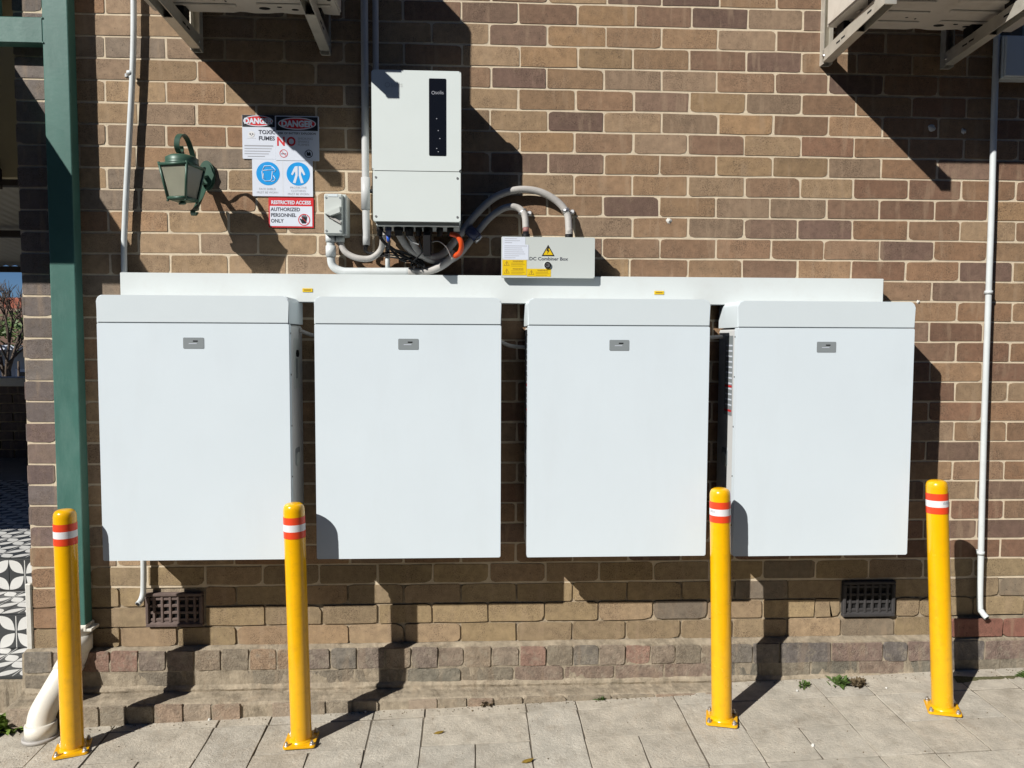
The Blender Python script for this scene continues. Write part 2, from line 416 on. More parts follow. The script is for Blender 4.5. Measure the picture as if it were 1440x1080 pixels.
for i, (a, b, z, J) in enumerate(cand):
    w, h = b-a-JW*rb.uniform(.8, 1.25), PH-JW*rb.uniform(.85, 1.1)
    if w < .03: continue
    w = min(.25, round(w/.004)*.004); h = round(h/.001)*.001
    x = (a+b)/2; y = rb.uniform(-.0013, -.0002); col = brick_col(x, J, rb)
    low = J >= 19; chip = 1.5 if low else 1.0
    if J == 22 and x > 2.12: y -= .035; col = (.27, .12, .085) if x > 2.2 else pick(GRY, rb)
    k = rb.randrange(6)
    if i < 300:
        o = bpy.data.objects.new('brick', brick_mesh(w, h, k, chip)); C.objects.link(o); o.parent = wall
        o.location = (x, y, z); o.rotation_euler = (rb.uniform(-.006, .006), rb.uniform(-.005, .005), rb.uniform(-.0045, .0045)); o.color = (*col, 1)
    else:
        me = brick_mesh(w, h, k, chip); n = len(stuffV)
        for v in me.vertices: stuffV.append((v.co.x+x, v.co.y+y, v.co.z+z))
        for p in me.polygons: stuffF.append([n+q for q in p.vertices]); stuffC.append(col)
# return wall at the porch corner
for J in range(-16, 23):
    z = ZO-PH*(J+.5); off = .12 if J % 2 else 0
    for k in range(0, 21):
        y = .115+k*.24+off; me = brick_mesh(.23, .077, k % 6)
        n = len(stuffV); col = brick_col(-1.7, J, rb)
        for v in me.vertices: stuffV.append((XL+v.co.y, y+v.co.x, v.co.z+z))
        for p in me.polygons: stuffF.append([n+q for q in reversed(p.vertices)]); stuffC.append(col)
me = bpy.data.meshes.new('brick_mass'); me.from_pydata(stuffV, [], stuffF); me.update()
at = me.color_attributes.new('Col', 'FLOAT_COLOR', 'CORNER')
for p in me.polygons:
    for li in p.loop_indices: at.data[li].color = (*stuffC[p.index], 1)
me.materials.append(M_BS); o = bpy.data.objects.new('brick_mass', me); C.objects.link(o); o.parent = wall; o['kind'] = 'stuff'

# plinth: three stepped courses in lumpy mortar
def rough_strip(x0, x1, prof, amp, step=.012, seed=0):
    """profile (y,z) swept along x with noise"""
    bm = bmesh.new(); n = int((x1-x0)/step); rows = []
    for i in range(n+1):
        x = x0+(x1-x0)*i/n
        rows.append([bm.verts.new((x, y+amp*(noise.noise((x*9+seed, y*40, z*40))+.6*noise.noise((x*45+seed, y*90, z*90))), z+amp*.8*(noise.noise((x*11+seed+50, y*40, z*40))+.5*noise.noise((x*50+seed+50, y*90, z*90))))) for y, z in prof])
    for a, b in zip(rows, rows[1:]):
        for k in range(len(prof)-1): bm.faces.new((a[k], b[k], b[k+1], a[k+1]))
    bmesh.ops.recalc_face_normals(bm, faces=list(bm.faces))
    return bm
plinth = rough_strip(XL-.02, XR, [(.03, .226), (-.012, .222), (-.042, .214), (-.046, .17), (-.047, .128), (-.048, .074), (-.056, .066), (-.060, .058), (-.058, .048), (-.075, .046), (-.10, .047), (-.130, .044), (-.141, .034), (-.142, -.02), (-.142, -.2)], .005)
def kerb_y(x): return -.009*max(0, .6-x)
for v in plinth.verts:
    if v.co.y < -.09: v.co.y += kerb_y(v.co.x)
plinth = obj('plinth', plinth, M_RE, wall)
def plinth_brick(x, z, y, w, h, col, chip=2.0):
    o = bpy.data.objects.new('brick', brick_mesh(round(w/.004)*.004, round(h/.002)*.002, rb.randrange(6), chip*.5, M_PB)); C.objects.link(o); o.parent = plinth
    o.location = (x, y+rb.uniform(-.002, .002), z); o.rotation_euler = (rb.uniform(-.03, .03), rb.uniform(-.012, .012), rb.uniform(-.02, .02)); o.color = (*col, 1)
PLC = [(.31, .245, .175), (.28, .22, .165), (.27, .225, .165), (.22, .195, .16), (.34, .24, .165), (.32, .20, .15), (.30, .24, .18), (.25, .20, .16), (.37, .26, .17)]
x = XL-.01
while x < 2.5:                                          # header course
    w = .108+rb.uniform(-.006, .006) if x < 1.35 or rb.random() < .35 else .225
    col = pick(PLC, rb)
    if x > 1.2: col = pick([(.20, .175, .15), (.17, .15, .135), (.25, .18, .145)], rb)
    plinth_brick(x+w/2, .174-.003*x, -.0500, w, .084+rb.uniform(-.006, .003), col); x += w+.0065
x = XL-.01
while x < 2.5:                                          # stretcher course
    w = .22+rb.uniform(-.02, .01)
    col = pick([(.25, .215, .16), (.24, .205, .155), (.28, .21, .16), (.22, .20, .155)], rb)
    if rb.random() < .82: plinth_brick(x+w/2, .099, -.0495, w, .060+rb.uniform(-.008, .004), col)
    x += w+.008
x = XL-.01
while x < 1.15:                                         # kerb bricks at the ground
    w = .108+rb.uniform(-.008, .012) if x < .2 else .2+rb.uniform(-.03, .02)
    col = pick([(.37, .305, .22), (.34, .285, .21), (.39, .31, .23), (.36, .265, .19), (.32, .275, .205)], rb)
    if rb.random() < .9: plinth_brick(x+w/2, .001, -.1475+kerb_y(x+w/2), w, .082+rb.uniform(-.004, .004), col, 2.0)
    x += w+.006
obj('corner_bead', B(-1.822, -1.797, -.008, .03, .2, .50, bev=.004), M_WR, wall)
# daubs of mortar left on the bricks
def daub(x, z, r, m=M_WR, y=-.004):
    bm = bmesh.new(); c = bm.verts.new((x, y-.004, z)); n = 16
    vs = [bm.verts.new((x+r*(.7+.6*noise.noise((x*7+k, z*5, 1)))*math.cos(2*math.pi*k/n), y+.003, z+r*(.7+.6*noise.noise((x*3, z*9+k, 4)))*math.sin(2*math.pi*k/n))) for k in range(n)]
    for k in range(n): bm.faces.new((c, vs[k], vs[(k+1) % n]))
    bmesh.ops.recalc_face_normals(bm, faces=list(bm.faces)); return obj('mortar_daub', bm, m, wall, sm=True)
for dx, dz, dr in ((2.013, 2.443, .022), (2.155, 2.431, .017), (.88, 2.035, .016), (1.98, 1.70, .012), (1.96, 1.675, .014)): daub(dx, dz, dr)

# ------------------------------------------------------------------ air vents
def vent(x0, x1, z0, z1, label, M_TC):
    v = thing('air_vent', label, 'air vent', ((x0+x1)/2, 0, z0), 'terracotta air vents low in the brick wall'); R = v.location
    f = bmesh.new(); t = .014
    for a, b, c, d in ((x0, x1, z1-t, z1), (x0, x1, z0, z0+t), (x0, x0+t, z0+t, z1-t), (x1-t, x1, z0+t, z1-t)): box(f, a, b, -.016, .02, c, d, bev=.003)
    obj('frame', f, M_TC, v, R)
    obj('back', B(x0+.004, x1-.004, .001, .02, z0+.004, z1-.004), M_HO, v, R)
    obj('sill', prism([(-.015, z0+t-.001), (.004, z0+t-.001), (.004, z0+t+.016)], x0+t, x1-t, axis='x'), M_TC, v, R)
    nx, nz = 5, 3; gx0, gx1, gz0, gz1 = x0+.034, x1-.034, z0+t+.016, z1-t-.012
    for i in range(nx+1):
        xx = gx0+(gx1-gx0)*i/nx; obj('bar', B(xx-.0055, xx+.0055, -.011, .003, gz0-.012, gz1+.012, bev=.002), M_TC, v, R)
    for j in range(nz+1):
        zz = gz0+(gz1-gz0)*j/nz; obj('bar', B(gx0-.016, gx1+.016, -.008, .003, zz-.006, zz+.006, bev=.002), M_TC, v, R)
    return v
vent(-1.328, -1.092, .310, .455, 'square terracotta air vent under the battery cabinet nearest the green downpipe', M_TC)
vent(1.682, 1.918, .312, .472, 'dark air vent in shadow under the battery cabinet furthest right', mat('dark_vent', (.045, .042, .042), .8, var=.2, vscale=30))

# ------------------------------------------------------------------ battery cabinets
def battery():
    t = thing('battery_cabinet', '', 'battery cabinet', (0, 0, 0), 'white wall batteries in a row')
    W2, H = .359, 1.022; r = (0, 0, 0)
    obj('case', prism(rrect(-W2+.004, W2-.004, .006, .914, .012), -.228, -.028, bev=.004), M_WB, t, sm=True)
    fp = obj('front_panel', prism(rrect(-W2, W2, 0, .9158, .004), -.265, -.229, bev=.0025), M_WP, t, sm=True)
    d = obj('display', prism(rrect(-.039, .039, .820, .862, .004), -.2662, -.2645), M_DG, fp)
    obj('status_light', B(-.002, .016, -.2666, -.266, .846, .851), M_BL, fp); obj('status_light', B(-.018, .012, -.2666, -.266, .838, .840), M_SW, fp)
    obj('lid', prism(rrect(-W2-.0005, W2+.0005, .9172, H, .022, corners=(0, 1, 1, 0)), -.2652, -.028, bev=.003), M_WL, t, sm=True)
    for sx in (-1, 1):
        for z in (.12, .32, .52, .72, .88): obj('screw', prism([(-.236+.004*math.cos(k*math.pi/4), z+.004*math.sin(k*math.pi/4)) for k in range(8)], sx*(W2-.0015), sx*(W2+.0008), axis='x'), M_BL, t)
    rc = obj('switch_recess', prism(rrect(-.175, -.075, .66, .86, .006), W2-.012, W2-.0035, axis='x'), M_GB, t)
    obj('switch_knob', prism([(-.125+.014*math.cos(k*math.pi/6), .80+.014*math.sin(k*math.pi/6)) for k in range(12)], W2-.006, W2+.003, axis='x'), M_BL, rc)
    obj('handle_slot', prism(rrect(-.142, -.108, .70, .78, .004), W2-.006, W2-.0028, axis='x'), M_DG, rc)
    for sx in (-1, 1):
        cp = obj('cable_port', prism(rrect(-.165, -.095, .35, .42, .01), sx*(W2-.008), sx*(W2-.002), axis='x'), M_DG, t)
        obj('port_cover', prism(rrect(-.155, -.105, .345, .40, .012), sx*(W2-.004), sx*(W2+.0005), axis='x'), M_GB, cp)
    lb = obj('rating_label', prism(rrect(-.205, -.11, .56, .885, .003), -W2+.0036, -W2+.0028, axis='x'), M_DG, t)
    for k in range(12): obj('print_line', prism(rrect(-.20, -.125, .60+.022*k, .606+.022*k, .001, n=1), -W2+.003, -W2+.0026, axis='x'), M_SW, lb)
    for k in range(2): obj('print_line', prism(rrect(-.20, -.115, .575+.1*k, .583+.1*k, .001, n=1), -W2+.003, -W2+.0026, axis='x'), M_SR, lb)
    for k in range(3): obj('vent_nub', B(-.22+.2*k, -.20+.2*k, -.06, -.04, H-.002, H+.007, bev=.002), M_WL, t)
    obj('mounting_rail', B(-.30, .30, -.03, .004, .80, .84), M_GV, t); obj('mounting_rail', B(-.30, .30, -.03, .004, .15, .19), M_GV, t)
    return t
bt = battery()
LBL = ['leftmost white battery cabinet on the wall, beside the green downpipe', 'second white battery cabinet from the green downpipe, below the solar inverter',
       'third white battery cabinet from the green downpipe, below the grey combiner box', 'rightmost white battery cabinet on the wall, above the vent in shadow']
for i, x in enumerate((-1.014, -.199, .6235, 1.4535)):
    o = bt if i == 0 else dup(bt); o['label'] = LBL[i]; o.location = (x, 0, (.670, .669, .668, .664)[i])

# cables sagging between the cabinets
def cable(name, pts, r, m, label, cat='cable', group=None, k=8):
    R = Vector(pts[0]); o = obj(name, tube(smooth_path(pts, k), r, 10), m, None, R); o.location = R
    return tag(o, label, cat, group)
cable('link_cable', [(-.66, -.08, 1.565), (-.61, -.07, 1.545), (-.55, -.08, 1.540)], .008, M_FX, 'grey cable crossing the gap between the two cabinets nearest the green downpipe', group='cables linking the cabinets')
cable('link_cable', [(.15, -.08, 1.53), (.20, -.07, 1.505), (.27, -.08, 1.497)], .008, M_FX, 'grey cable crossing the gap between the two middle cabinets', group='cables linking the cabinets')
cable('link_cable', [(.97, -.10, 1.548), (1.03, -.09, 1.542), (1.09, -.10, 1.546)], .008, M_FX, 'grey cable crossing the gap left of the rightmost cabinet', group='cables linking the cabinets')

# cable duct above the cabinets
du = thing('cable_duct', 'long white cable duct running above all four battery cabinets', 'cable duct', (.2, 0, 1.68))
obj('duct_body', B(-1.36, 1.773, -.060, .004, 1.679, 1.7895, bev=.002), M_TR, du, du.location)
obj('duct_cover', prism(rrect(-1.3615, 1.7745, 1.6775, 1.7915, .003, n=2), -.092, -.058, bev=.002), M_TR, du, du.location, sm=True)
for x in (-.62, .82):
    y = thing('cable_tag', 'small yellow tag on the white duct '+('left of the inverter' if x < 0 else 'right of the combiner box'), 'tag', (x, -.093, 1.725), 'yellow tags on the duct')
    obj('plate', B(x-.02, x+.02, -.0945, -.0925, 1.719, 1.733), M_YS, y, y.location); obj('print_line', B(x-.014, x+.014, -.0949, -.0944, 1.724, 1.729), M_OP, y, y.location)

# ------------------------------------------------------------------ inverter
iv = thing('solar_inverter', 'white wall inverter with a tall black display strip above the duct', 'inverter', (-.167, 0, 1.975)); R = iv.location
ix0, ix1 = -.3385, .0035
obj('case', prism(rrect(ix0+.006, ix1-.006, 1.985, 2.55, .008), -.195, -.025, bev=.003), M_IV, iv, R, sm=True)
ft = obj('front_cover', prism(rrect(ix0, ix1, 2.178, 2.557, .008), -.235, -.19, bev=.004), M_IV, iv, R, sm=True)
lw = obj('terminal_cover', prism(rrect(ix0+.003, ix1-.002, 1.985, 2.1765, .004), -.233, -.188, bev=.003), M_IV, iv, R, sm=True)
for sx in (ix0+.014, ix1-.014):
    for z in (2.003, 2.152): obj('screw', cyl_y(sx, z, .0045, -.2345, -.2328, 10), M_GV, lw, R)
dp = obj('display_panel', prism(rrect(-.1195, -.0535, 2.236, 2.528, .004), -.2362, -.234), M_BG, iv, R)
text('solis', -.096, 2.469, .019, -.2366, M_SG, dp, R); obj('emblem', ring(-.103, 2.474, .0065, .0018, -.2362), M_SG, dp, R)
for k, z in enumerate((2.375, 2.33, 2.30, 2.262, 2.25)): obj('indicator', B(-.092+.006*(k % 3), -.088+.006*(k % 3), -.2366, -.236, z, z+.003), M_SG, dp, R)
text('solis', -.265, 2.494, .026, -.2355, M_GB, ft, R); obj('emblem', ring(-.278, 2.501, .010, .003, -.2351), M_GB, ft, R)
obj('skirt', B(ix0+.012, ix1-.008, -.215, -.05, 1.972, 1.99), M_GB, iv, R)
gx = [-.318, -.285, -.245, -.203, -.165, -.128, -.082, -.040]
for k, x in enumerate(gx):
    w = .0135 if k not in (2, 3, 5) else .0185
    b2 = cyl = tube([(x, -.165, 1.975), (x, -.165, 1.955), (x, -.165, 1.954), (x, -.165, 1.938)], [w, w, w*.8, w*.8], 10)
    obj('cable_gland', b2, M_BL if k != 1 else M_NV, iv, R)
obj('cable_gland', tube([(-.285, -.165, 1.94), (-.285, -.165, 1.915)], [.009, .006], 10), M_BU, iv, R)
obj('data_logger', B(-.146, -.116, -.19, -.155, 1.858, 1.955, bev=.003), M_BL, iv, R)
obj('isolator_knob', tube([(ix0-.001, -.13, 2.118), (ix0-.022, -.13, 2.118)], .008, 10), M_BL, iv, R)

# ------------------------------------------------------------------ conduits round the inverter
def conduit(name, pts, r, m, label, couplers=(), group=None, k=6, cat='conduit', n=14, clips=()):
    R = Vector(pts[0]); t = thing(name, label, cat, R, group)
    obj('pipe', tube(smooth_path(pts, k) if k else pts, r, n), m, t, R)
    for a, b in couplers: obj('coupling', tube([a, b], r*1.25, n), m, t, R)
    for (cx, cy, cz, sd) in clips:
        bm = tube([(cx, cy, cz-.007), (cx, cy, cz+.007)], r*1.28, n); box(bm, cx, cx+sd*(r+.022), -.006, .002, cz-.007, cz+.007, bev=.001)
        c = obj('clip', bm, m, t, R); obj('screw', cyl_y(cx+sd*(r+.013), cz, .0045, -.009, -.005, 8), M_GV, c, R)
    return t
conduit('riser_conduit', [(-.391, -.04, 3.6), (-.391, -.04, 2.6), (-.391, -.04, 2.2), (-.389, -.04, 1.915)], .0150, M_GR, 'grey vertical conduit left of the inverter with a coupling', [((-.391, -.04, 2.19), (-.391, -.04, 2.06))], 'grey conduits rising to the roof')
conduit('riser_conduit', [(-.347, -.03, 3.6), (-.348, -.03, 2.5), (-.348, -.03, 2.3)], .0125, M_GR, 'grey conduit running down behind the inverter top', (), 'grey conduits rising to the roof')
conduit('isolator_conduit', [(-.533, -.05, 1.96), (-.533, -.05, 1.87), (-.525, -.05, 1.828), (-.49, -.052, 1.808), (-.43, -.055, 1.805), (-.2, -.06, 1.807)], .0165, M_CW, 'pale conduit bending from the isolator along the top of the duct', [((-.533, -.05, 1.91), (-.533, -.05, 1.865)), ((-.533, -.05, 1.955), (-.533, -.05, 1.925))])
conduit('flexible_conduit', [(-.215, -.06, 1.807), (-.14, -.068, 1.809), (-.085, -.085, 1.826), (-.04, -.10, 1.858), (-.022, -.105, 1.885)], .0165, M_FX, 'short grey flexible conduit curving up towards the orange cable', k=12)
conduit('flexible_conduit', [(-.495, -.05, 1.96), (-.492, -.05, 1.92), (-.470, -.055, 1.882), (-.42, -.06, 1.860), (-.365, -.06, 1.862), (-.325, -.065, 1.90), (-.312, -.12, 1.955)], .0125, M_FX, 'grey flexible conduit looping from the isolator up to the inverter', k=10)
conduit('flexible_conduit', [(-.245, -.16, 1.95), (-.21, -.12, 1.895), (-.15, -.08, 1.868), (-.08, -.06, 1.878), (-.01, -.05, 1.955), (.06, -.04, 2.045), (.14, -.035, 2.118), (.23, -.035, 2.150), (.32, -.035, 2.145), (.395, -.035, 2.108), (.440, -.04, 2.055), (.447, -.055, 1.99), (.447, -.06, 1.955)], .0150, M_FX, 'upper grey flexible conduit arching from the inverter to the combiner box', k=10)
conduit('flexible_conduit', [(-.203, -.16, 1.95), (-.17, -.10, 1.88), (-.10, -.06, 1.850), (-.02, -.05, 1.870), (.06, -.04, 1.965), (.12, -.035, 2.035), (.18, -.035, 2.075), (.23, -.035, 2.078), (.262, -.045, 2.048), (.268, -.055, 1.99)], .0140, M_FX, 'lower grey flexible conduit arching from the inverter to the combiner box', k=10)
conduit('stub_conduit', [(-.302, -.05, 1.915), (-.302, -.05, 1.79)], .0095, M_CW, 'short white conduit dropping into the duct under the inverter', k=0)
# saddles holding the arched conduits
def saddle(x, z, ang, label):
    t = thing('pipe_saddle', label, 'pipe clip', (x, 0, z), 'metal saddles holding the arched conduits'); ca, sa = math.cos(ang), math.sin(ang)
    obj('strap', tube([(x-.008*sa, -.037, z-.008*ca*-1), (x+.008*sa, -.037, z-.008*ca)], .0185, 14), M_GV, t, t.location)
    obj('tab', B(x+.012, x+.040, -.012, .001, z-.009, z+.011, bev=.003), M_GV, t, t.location)
    obj('screw', cyl_y(x+.030, z+.002, .007, -.017, -.011, 10), M_WT, t, t.location)
saddle(.436, 2.066, .4, 'metal saddle with white screw on the upper arched conduit'); saddle(.256, 2.058, .6, 'metal saddle with white screw on the lower arched conduit')
cl = thing('conduit_clip', 'dark navy clip joining the two arched conduits beside the inverter', 'pipe clip', (.045, -.045, 1.975))
obj('band', tube([(.030, -.05, 1.985), (.066, -.05, 1.95)], .0225, 12), M_NV, cl, cl.location); obj('band', tube([(.068, -.05, 1.948), (.077, -.05, 1.939)], .0215, 12), M_GV, cl, cl.location)
cable('orange_cable', [(-.040, -.170, 1.948), (-.012, -.175, 1.938), (.004, -.175, 1.908), (-.002, -.155, 1.878), (-.024, -.115, 1.866)], .0105, M_OR, 'bright orange cable bending from the inverter into the grey conduit')
rc = random.Random(3)
starts = [(-.318, 1.95), (-.316, 1.95), (-.313, 1.95), (-.31, 1.95), (-.285, 1.92), (-.28, 1.92), (-.165, 1.94), (-.389, 1.915), (-.395, 1.915), (-.383, 1.915)]
for k, (sx, sz) in enumerate(starts):
    ey = -.06-rc.uniform(0, .05); ex = -.20+rc.uniform(-.015, .06)
    y0 = -.165 if k < 7 else -.045
    pts = [(sx, y0, sz), (sx+.005, y0, sz-.03), ((sx+ex)/2+rc.uniform(-.02, .02), (y0+ey)/2, 1.862+rc.uniform(-.018, .02)), (ex-.02, ey, 1.850+rc.uniform(-.02, .015)), (ex, ey, 1.822)]
    cable('black_cable', pts, rc.choice((.003, .0035, .0042)), M_BL, 'thin black cable drooping among others under the inverter', group='black cables under the inverter', k=6)
cable('thin_wire', [(-.115, -.165, 1.915), (-.085, -.165, 1.918), (-.055, -.15, 1.895), (-.040, -.13, 1.862)], .002, M_FX, 'thin grey wire curving beside the orange cable')
cable('thin_wire', [(-.215, -.165, 1.94), (-.19, -.165, 1.915), (-.165, -.16, 1.905)], .0025, M_GR, 'thin grey wire under the middle of the inverter')

# ------------------------------------------------------------------ combiner box
cb = thing('combiner_box', 'pale grey combiner box with yellow warning stickers on the duct', 'electrical box', (.355, 0, 1.782)); R = cb.location
obj('case', B(.170, .541, -.105, .003, 1.784, 1.943, bev=.002), M_GB, cb, R)
cv = obj('cover', prism(rrect(.165, .546, 1.781, 1.946, .004), -.120, -.104, bev=.003), M_GB, cb, R, sm=True)
tri = lambda cx, cz, s: [(cx-s, cz-s*.86), (cx+s, cz-s*.86), (cx, cz+s*.86)]
wt = obj('warning_triangle', prism(tri(.355, 1.892, .0265), -.1206, -.1196), M_SK, cb, R)
obj('triangle_field', prism(tri(.355, 1.8905, .0195), -.121, -.1204), M_YS, wt, R)
obj('bolt_symbol', prism([(.353, 1.906), (.348, 1.889), (.354, 1.890), (.351, 1.877), (.361, 1.893), (.355, 1.892), (.359, 1.906)], -.1214, -.1208), M_SK, wt, R)
text('DC Combiner Box', .278, 1.852, .0185, -.1204, M_SD, cb, R, sx=1.1, bold=.02)
lk = obj('lock', cyl_y(.353, 1.832, .014, -.126, -.119, 18), M_CH, cb, R); obj('lock_core', cyl_y(.353, 1.832, .009, -.129, -.125, 14), M_GV, lk, R); obj('key_slot', B(.345, .353, -.1295, -.1285, 1.830, 1.835), M_HO, lk, R)
p1 = obj('paper_label', B(.169, .262, -.1206, -.1197, 1.858, 1.9445), M_SW, cb, R); p2 = obj('paper_label', B(.172, .275, -.1212, -.1204, 1.853, 1.914), M_SW, cb, R)
for k in range(3): obj('print_line', B(.178, .178+(.05, .062, .03)[k], -.1209, -.1205, 1.937-.008*k, 1.9385-.008*k), M_SG, p1, R)
for k in range(7): obj('print_line', B(.177, .177+(.092, .07, .075, .08, .085, .06, .045)[k], -.1215, -.1211, 1.908-.008*k, 1.9095-.008*k), M_SG, p2, R)
def ystick(x0, x1, z0, z1, rows):
    s = obj('warning_sticker', B(x0, x1, -.1209, -.1197, z0, z1), M_YS, cb, R); n = len(rows)
    for zc in rows:
        text('WARNING', x0+.042, zc+.006, .009, -.1212, M_OP, s, R, bold=.02); obj('symbol', prism(tri(x0+.018, zc+.001, .012), -.1212, -.1208), M_OP, s, R)
        obj('symbol_field', prism(tri(x0+.018, zc+.0005, .0095), -.1214, -.121), M_YS, s, R); obj('bolt_symbol', B(x0+.0165, x0+.0195, -.1217, -.1213, zc-.006, zc+.006), M_OP, s, R)
        for q in range(3): obj('print_line', B(x0+.036, x0+.036+(.05, .055, .046)[q], -.1213, -.1208, zc+.001-.006*q, zc+.0022-.006*q), M_OP, s, R)
ystick(.1685, .2675, 1.7905, 1.8525, (1.838, 1.807)); ystick(.2690, .3665, 1.7860, 1.8175, (1.802,))
for x, m in ((.268, M_RG), (.447, M_FX)):
    obj('cable_gland', tube([(x, -.06, 1.94), (x, -.06, 1.966), (x, -.06, 1.967), (x, -.06, 1.975)], [.0165, .0165, .013, .013], 12), M_BL, cb, R); obj('gland_seal', tube([(x, -.06, 1.97), (x, -.06, 1.992)], .0125, 12), m, cb, R)

# ------------------------------------------------------------------ isolator switch
isw = thing('isolator_switch', 'pale grey rotary isolator switch box left of the inverter', 'switch', (-.51, 0, 1.95)); R = isw.location
obj('case', B(-.548, -.462, -.085, .003, 1.949, 2.113, bev=.004), M_GB, isw, R)
obj('cover', B(-.5485, -.4755, -.102, -.084, 1.951, 2.112, bev=.004), M_GB, isw, R)
for sx in (-.540, -.484):
    for z in (1.964, 2.096): obj('screw', cyl_y(sx, z, .0045, -.1035, -.1015, 10), M_DG, isw, R)
obj('label_plate', B(-.532, -.494, -.1035, -.1015, 2.100, 2.111), M_WL, isw, R)
kb = bmesh.new(); prism([(-.545, 2.030), (-.482, 2.060), (-.480, 2.034), (-.520, 2.020)], -.122, -.101, bm=kb, bev=.002); obj('handle', kb, M_GB, isw, R)
kb = bmesh.new(); prism([(-.543, 2.028), (-.520, 2.012), (-.481, 1.990), (-.480, 2.000), (-.52, 2.022)], -.112, -.101, bm=kb, bev=.001); obj('handle_guard', kb, M_FX, isw, R)
for x in (-.533, -.495): obj('entry_collar', tube([(x, -.05, 1.952), (x, -.05, 1.925)], .019, 12), M_GB, isw, R)

# ------------------------------------------------------------------ signs
def sign(name, label, x0, x1, z0, z1, y, m=M_SW, rot=0):
    t = thing(name, label, 'sign', ((x0+x1)/2, 0, z0), 'safety signs on the wall')
    obj('plate', prism(rrect(x0, x1, z0, z1, .002, n=1), y-.002, y+.003), m, t, t.location); return t, t.location
def oval_danger(t, R, cx, cz, rx, rz, y, s):
    o = obj('oval', disc(cx, cz, rx, y, rz=rz, n=32), M_SR, t, R); obj('oval_rim', ring(cx, cz, rx, rx*.05, y-.0004, rz=rz, n=32), M_SW, o, R)
    text('DANGER', cx, cz-s*.36, s, y-.0014, M_SW, o, R, bold=.05, align='CENTER', sx=.93)
ys = -.004
t, R = sign('safety_sign', 'toxic fumes danger sign with red oval, upper left of the cluster', -.896, -.763, 2.267, 2.444, ys); y = ys-.0021
obj('header', B(-.895, -.764, y-.0006, y+.0001, 2.396, 2.4435), M_SK, t, R); oval_danger(t, R, -.831, 2.420, .060, .022, y-.0007, .030)
text('TOXIC', -.830, 2.368, .0225, y-.0004, M_SD, t, R, bold=.03); text('FUMES', -.830, 2.343, .0225, y-.0004, M_SD, t, R, bold=.03)
sk = obj('skull_symbol', disc(-.859, 2.366, .013, y, rz=.012), M_WT, t, R); obj('eye', disc(-.864, 2.367, .0028, y-.0007), M_SD, sk, R); obj('eye', disc(-.854, 2.367, .0028, y-.0007), M_SD, sk, R); obj('nose', disc(-.859, 2.361, .0014, y-.0007), M_SD, sk, R)
obj('crossbones', B(-.876, -.842, y-.0005, y, 2.350, 2.352), M_WT, sk, R)
for k in range(5): obj('print_line', B(-.888+.012*(k == 4), -.772-.01*(k == 4)-.006*k, y-.0005, y, 2.318-.0105*k, 2.3205-.0105*k+.002*(k == 0)), M_SG, t, R)
t, R = sign('safety_sign', 'battery explosion danger sign reading NO, upper right of the cluster', -.762, -.585, 2.262, 2.4425, ys-.0022); y = ys-.0043
obj('header', B(-.758, -.589, y-.0006, y+.0001, 2.383, 2.4385), M_SK, t, R); oval_danger(t, R, -.673, 2.411, .077, .0245, y-.0007, .034)
text('RISK OF BATTERY EXPLOSION', -.674, 2.368, .0112, y-.0004, M_SD, t, R, bold=.02, align='CENTER', sx=1.02)
text('N', -.757, 2.322, .050, y-.0004, M_SR, t, R, bold=.03, sx=.9); text('O', -.716, 2.322, .050, y-.0004, M_SR, t, R, bold=.03, sx=.9)
for k, s in enumerate(('SMOKING', 'SPARKS', 'FLAMES')): text(s, -.671, 2.347-.0125*k, .0125, y-.0004, M_SG, t, R, sx=1.1)
def prohib(t, R, cx, cz, r, y, c=M_SR):
    o = obj('prohibition_ring', ring(cx, cz, r, r*.14, y), c, t, R); s = r*.66
    obj('slash', prism([(cx-s, cz+s-.0012), (cx-s+.0016, cz+s), (cx+s, cz-s+.0012), (cx+s-.0016, cz-s)], y-.0012, y-.0006), c, o, R); return o
o = prohib(t, R, -.729, 2.290, .0165, y); obj('cigarette_symbol', B(-.739, -.719, y-.0004, y, 2.287, 2.290), M_SD, o, R)
o = prohib(t, R, -.627, 2.290, .0165, y, M_SK); obj('flame_symbol', prism([(-.634, 2.282), (-.620, 2.282), (-.618, 2.290), (-.624, 2.300), (-.627, 2.293), (-.632, 2.299), (-.636, 2.290)], y-.0004, y), M_SK, o, R)
t, R = sign('safety_sign', 'white sign with two blue circles showing mask and coverall', -.858, -.612, 2.116, 2.266, ys-.0008); y = ys-.0029
obj('fold_line', B(-.7345, -.7335, y-.0003, y, 2.118, 2.262), M_WT, t, R)
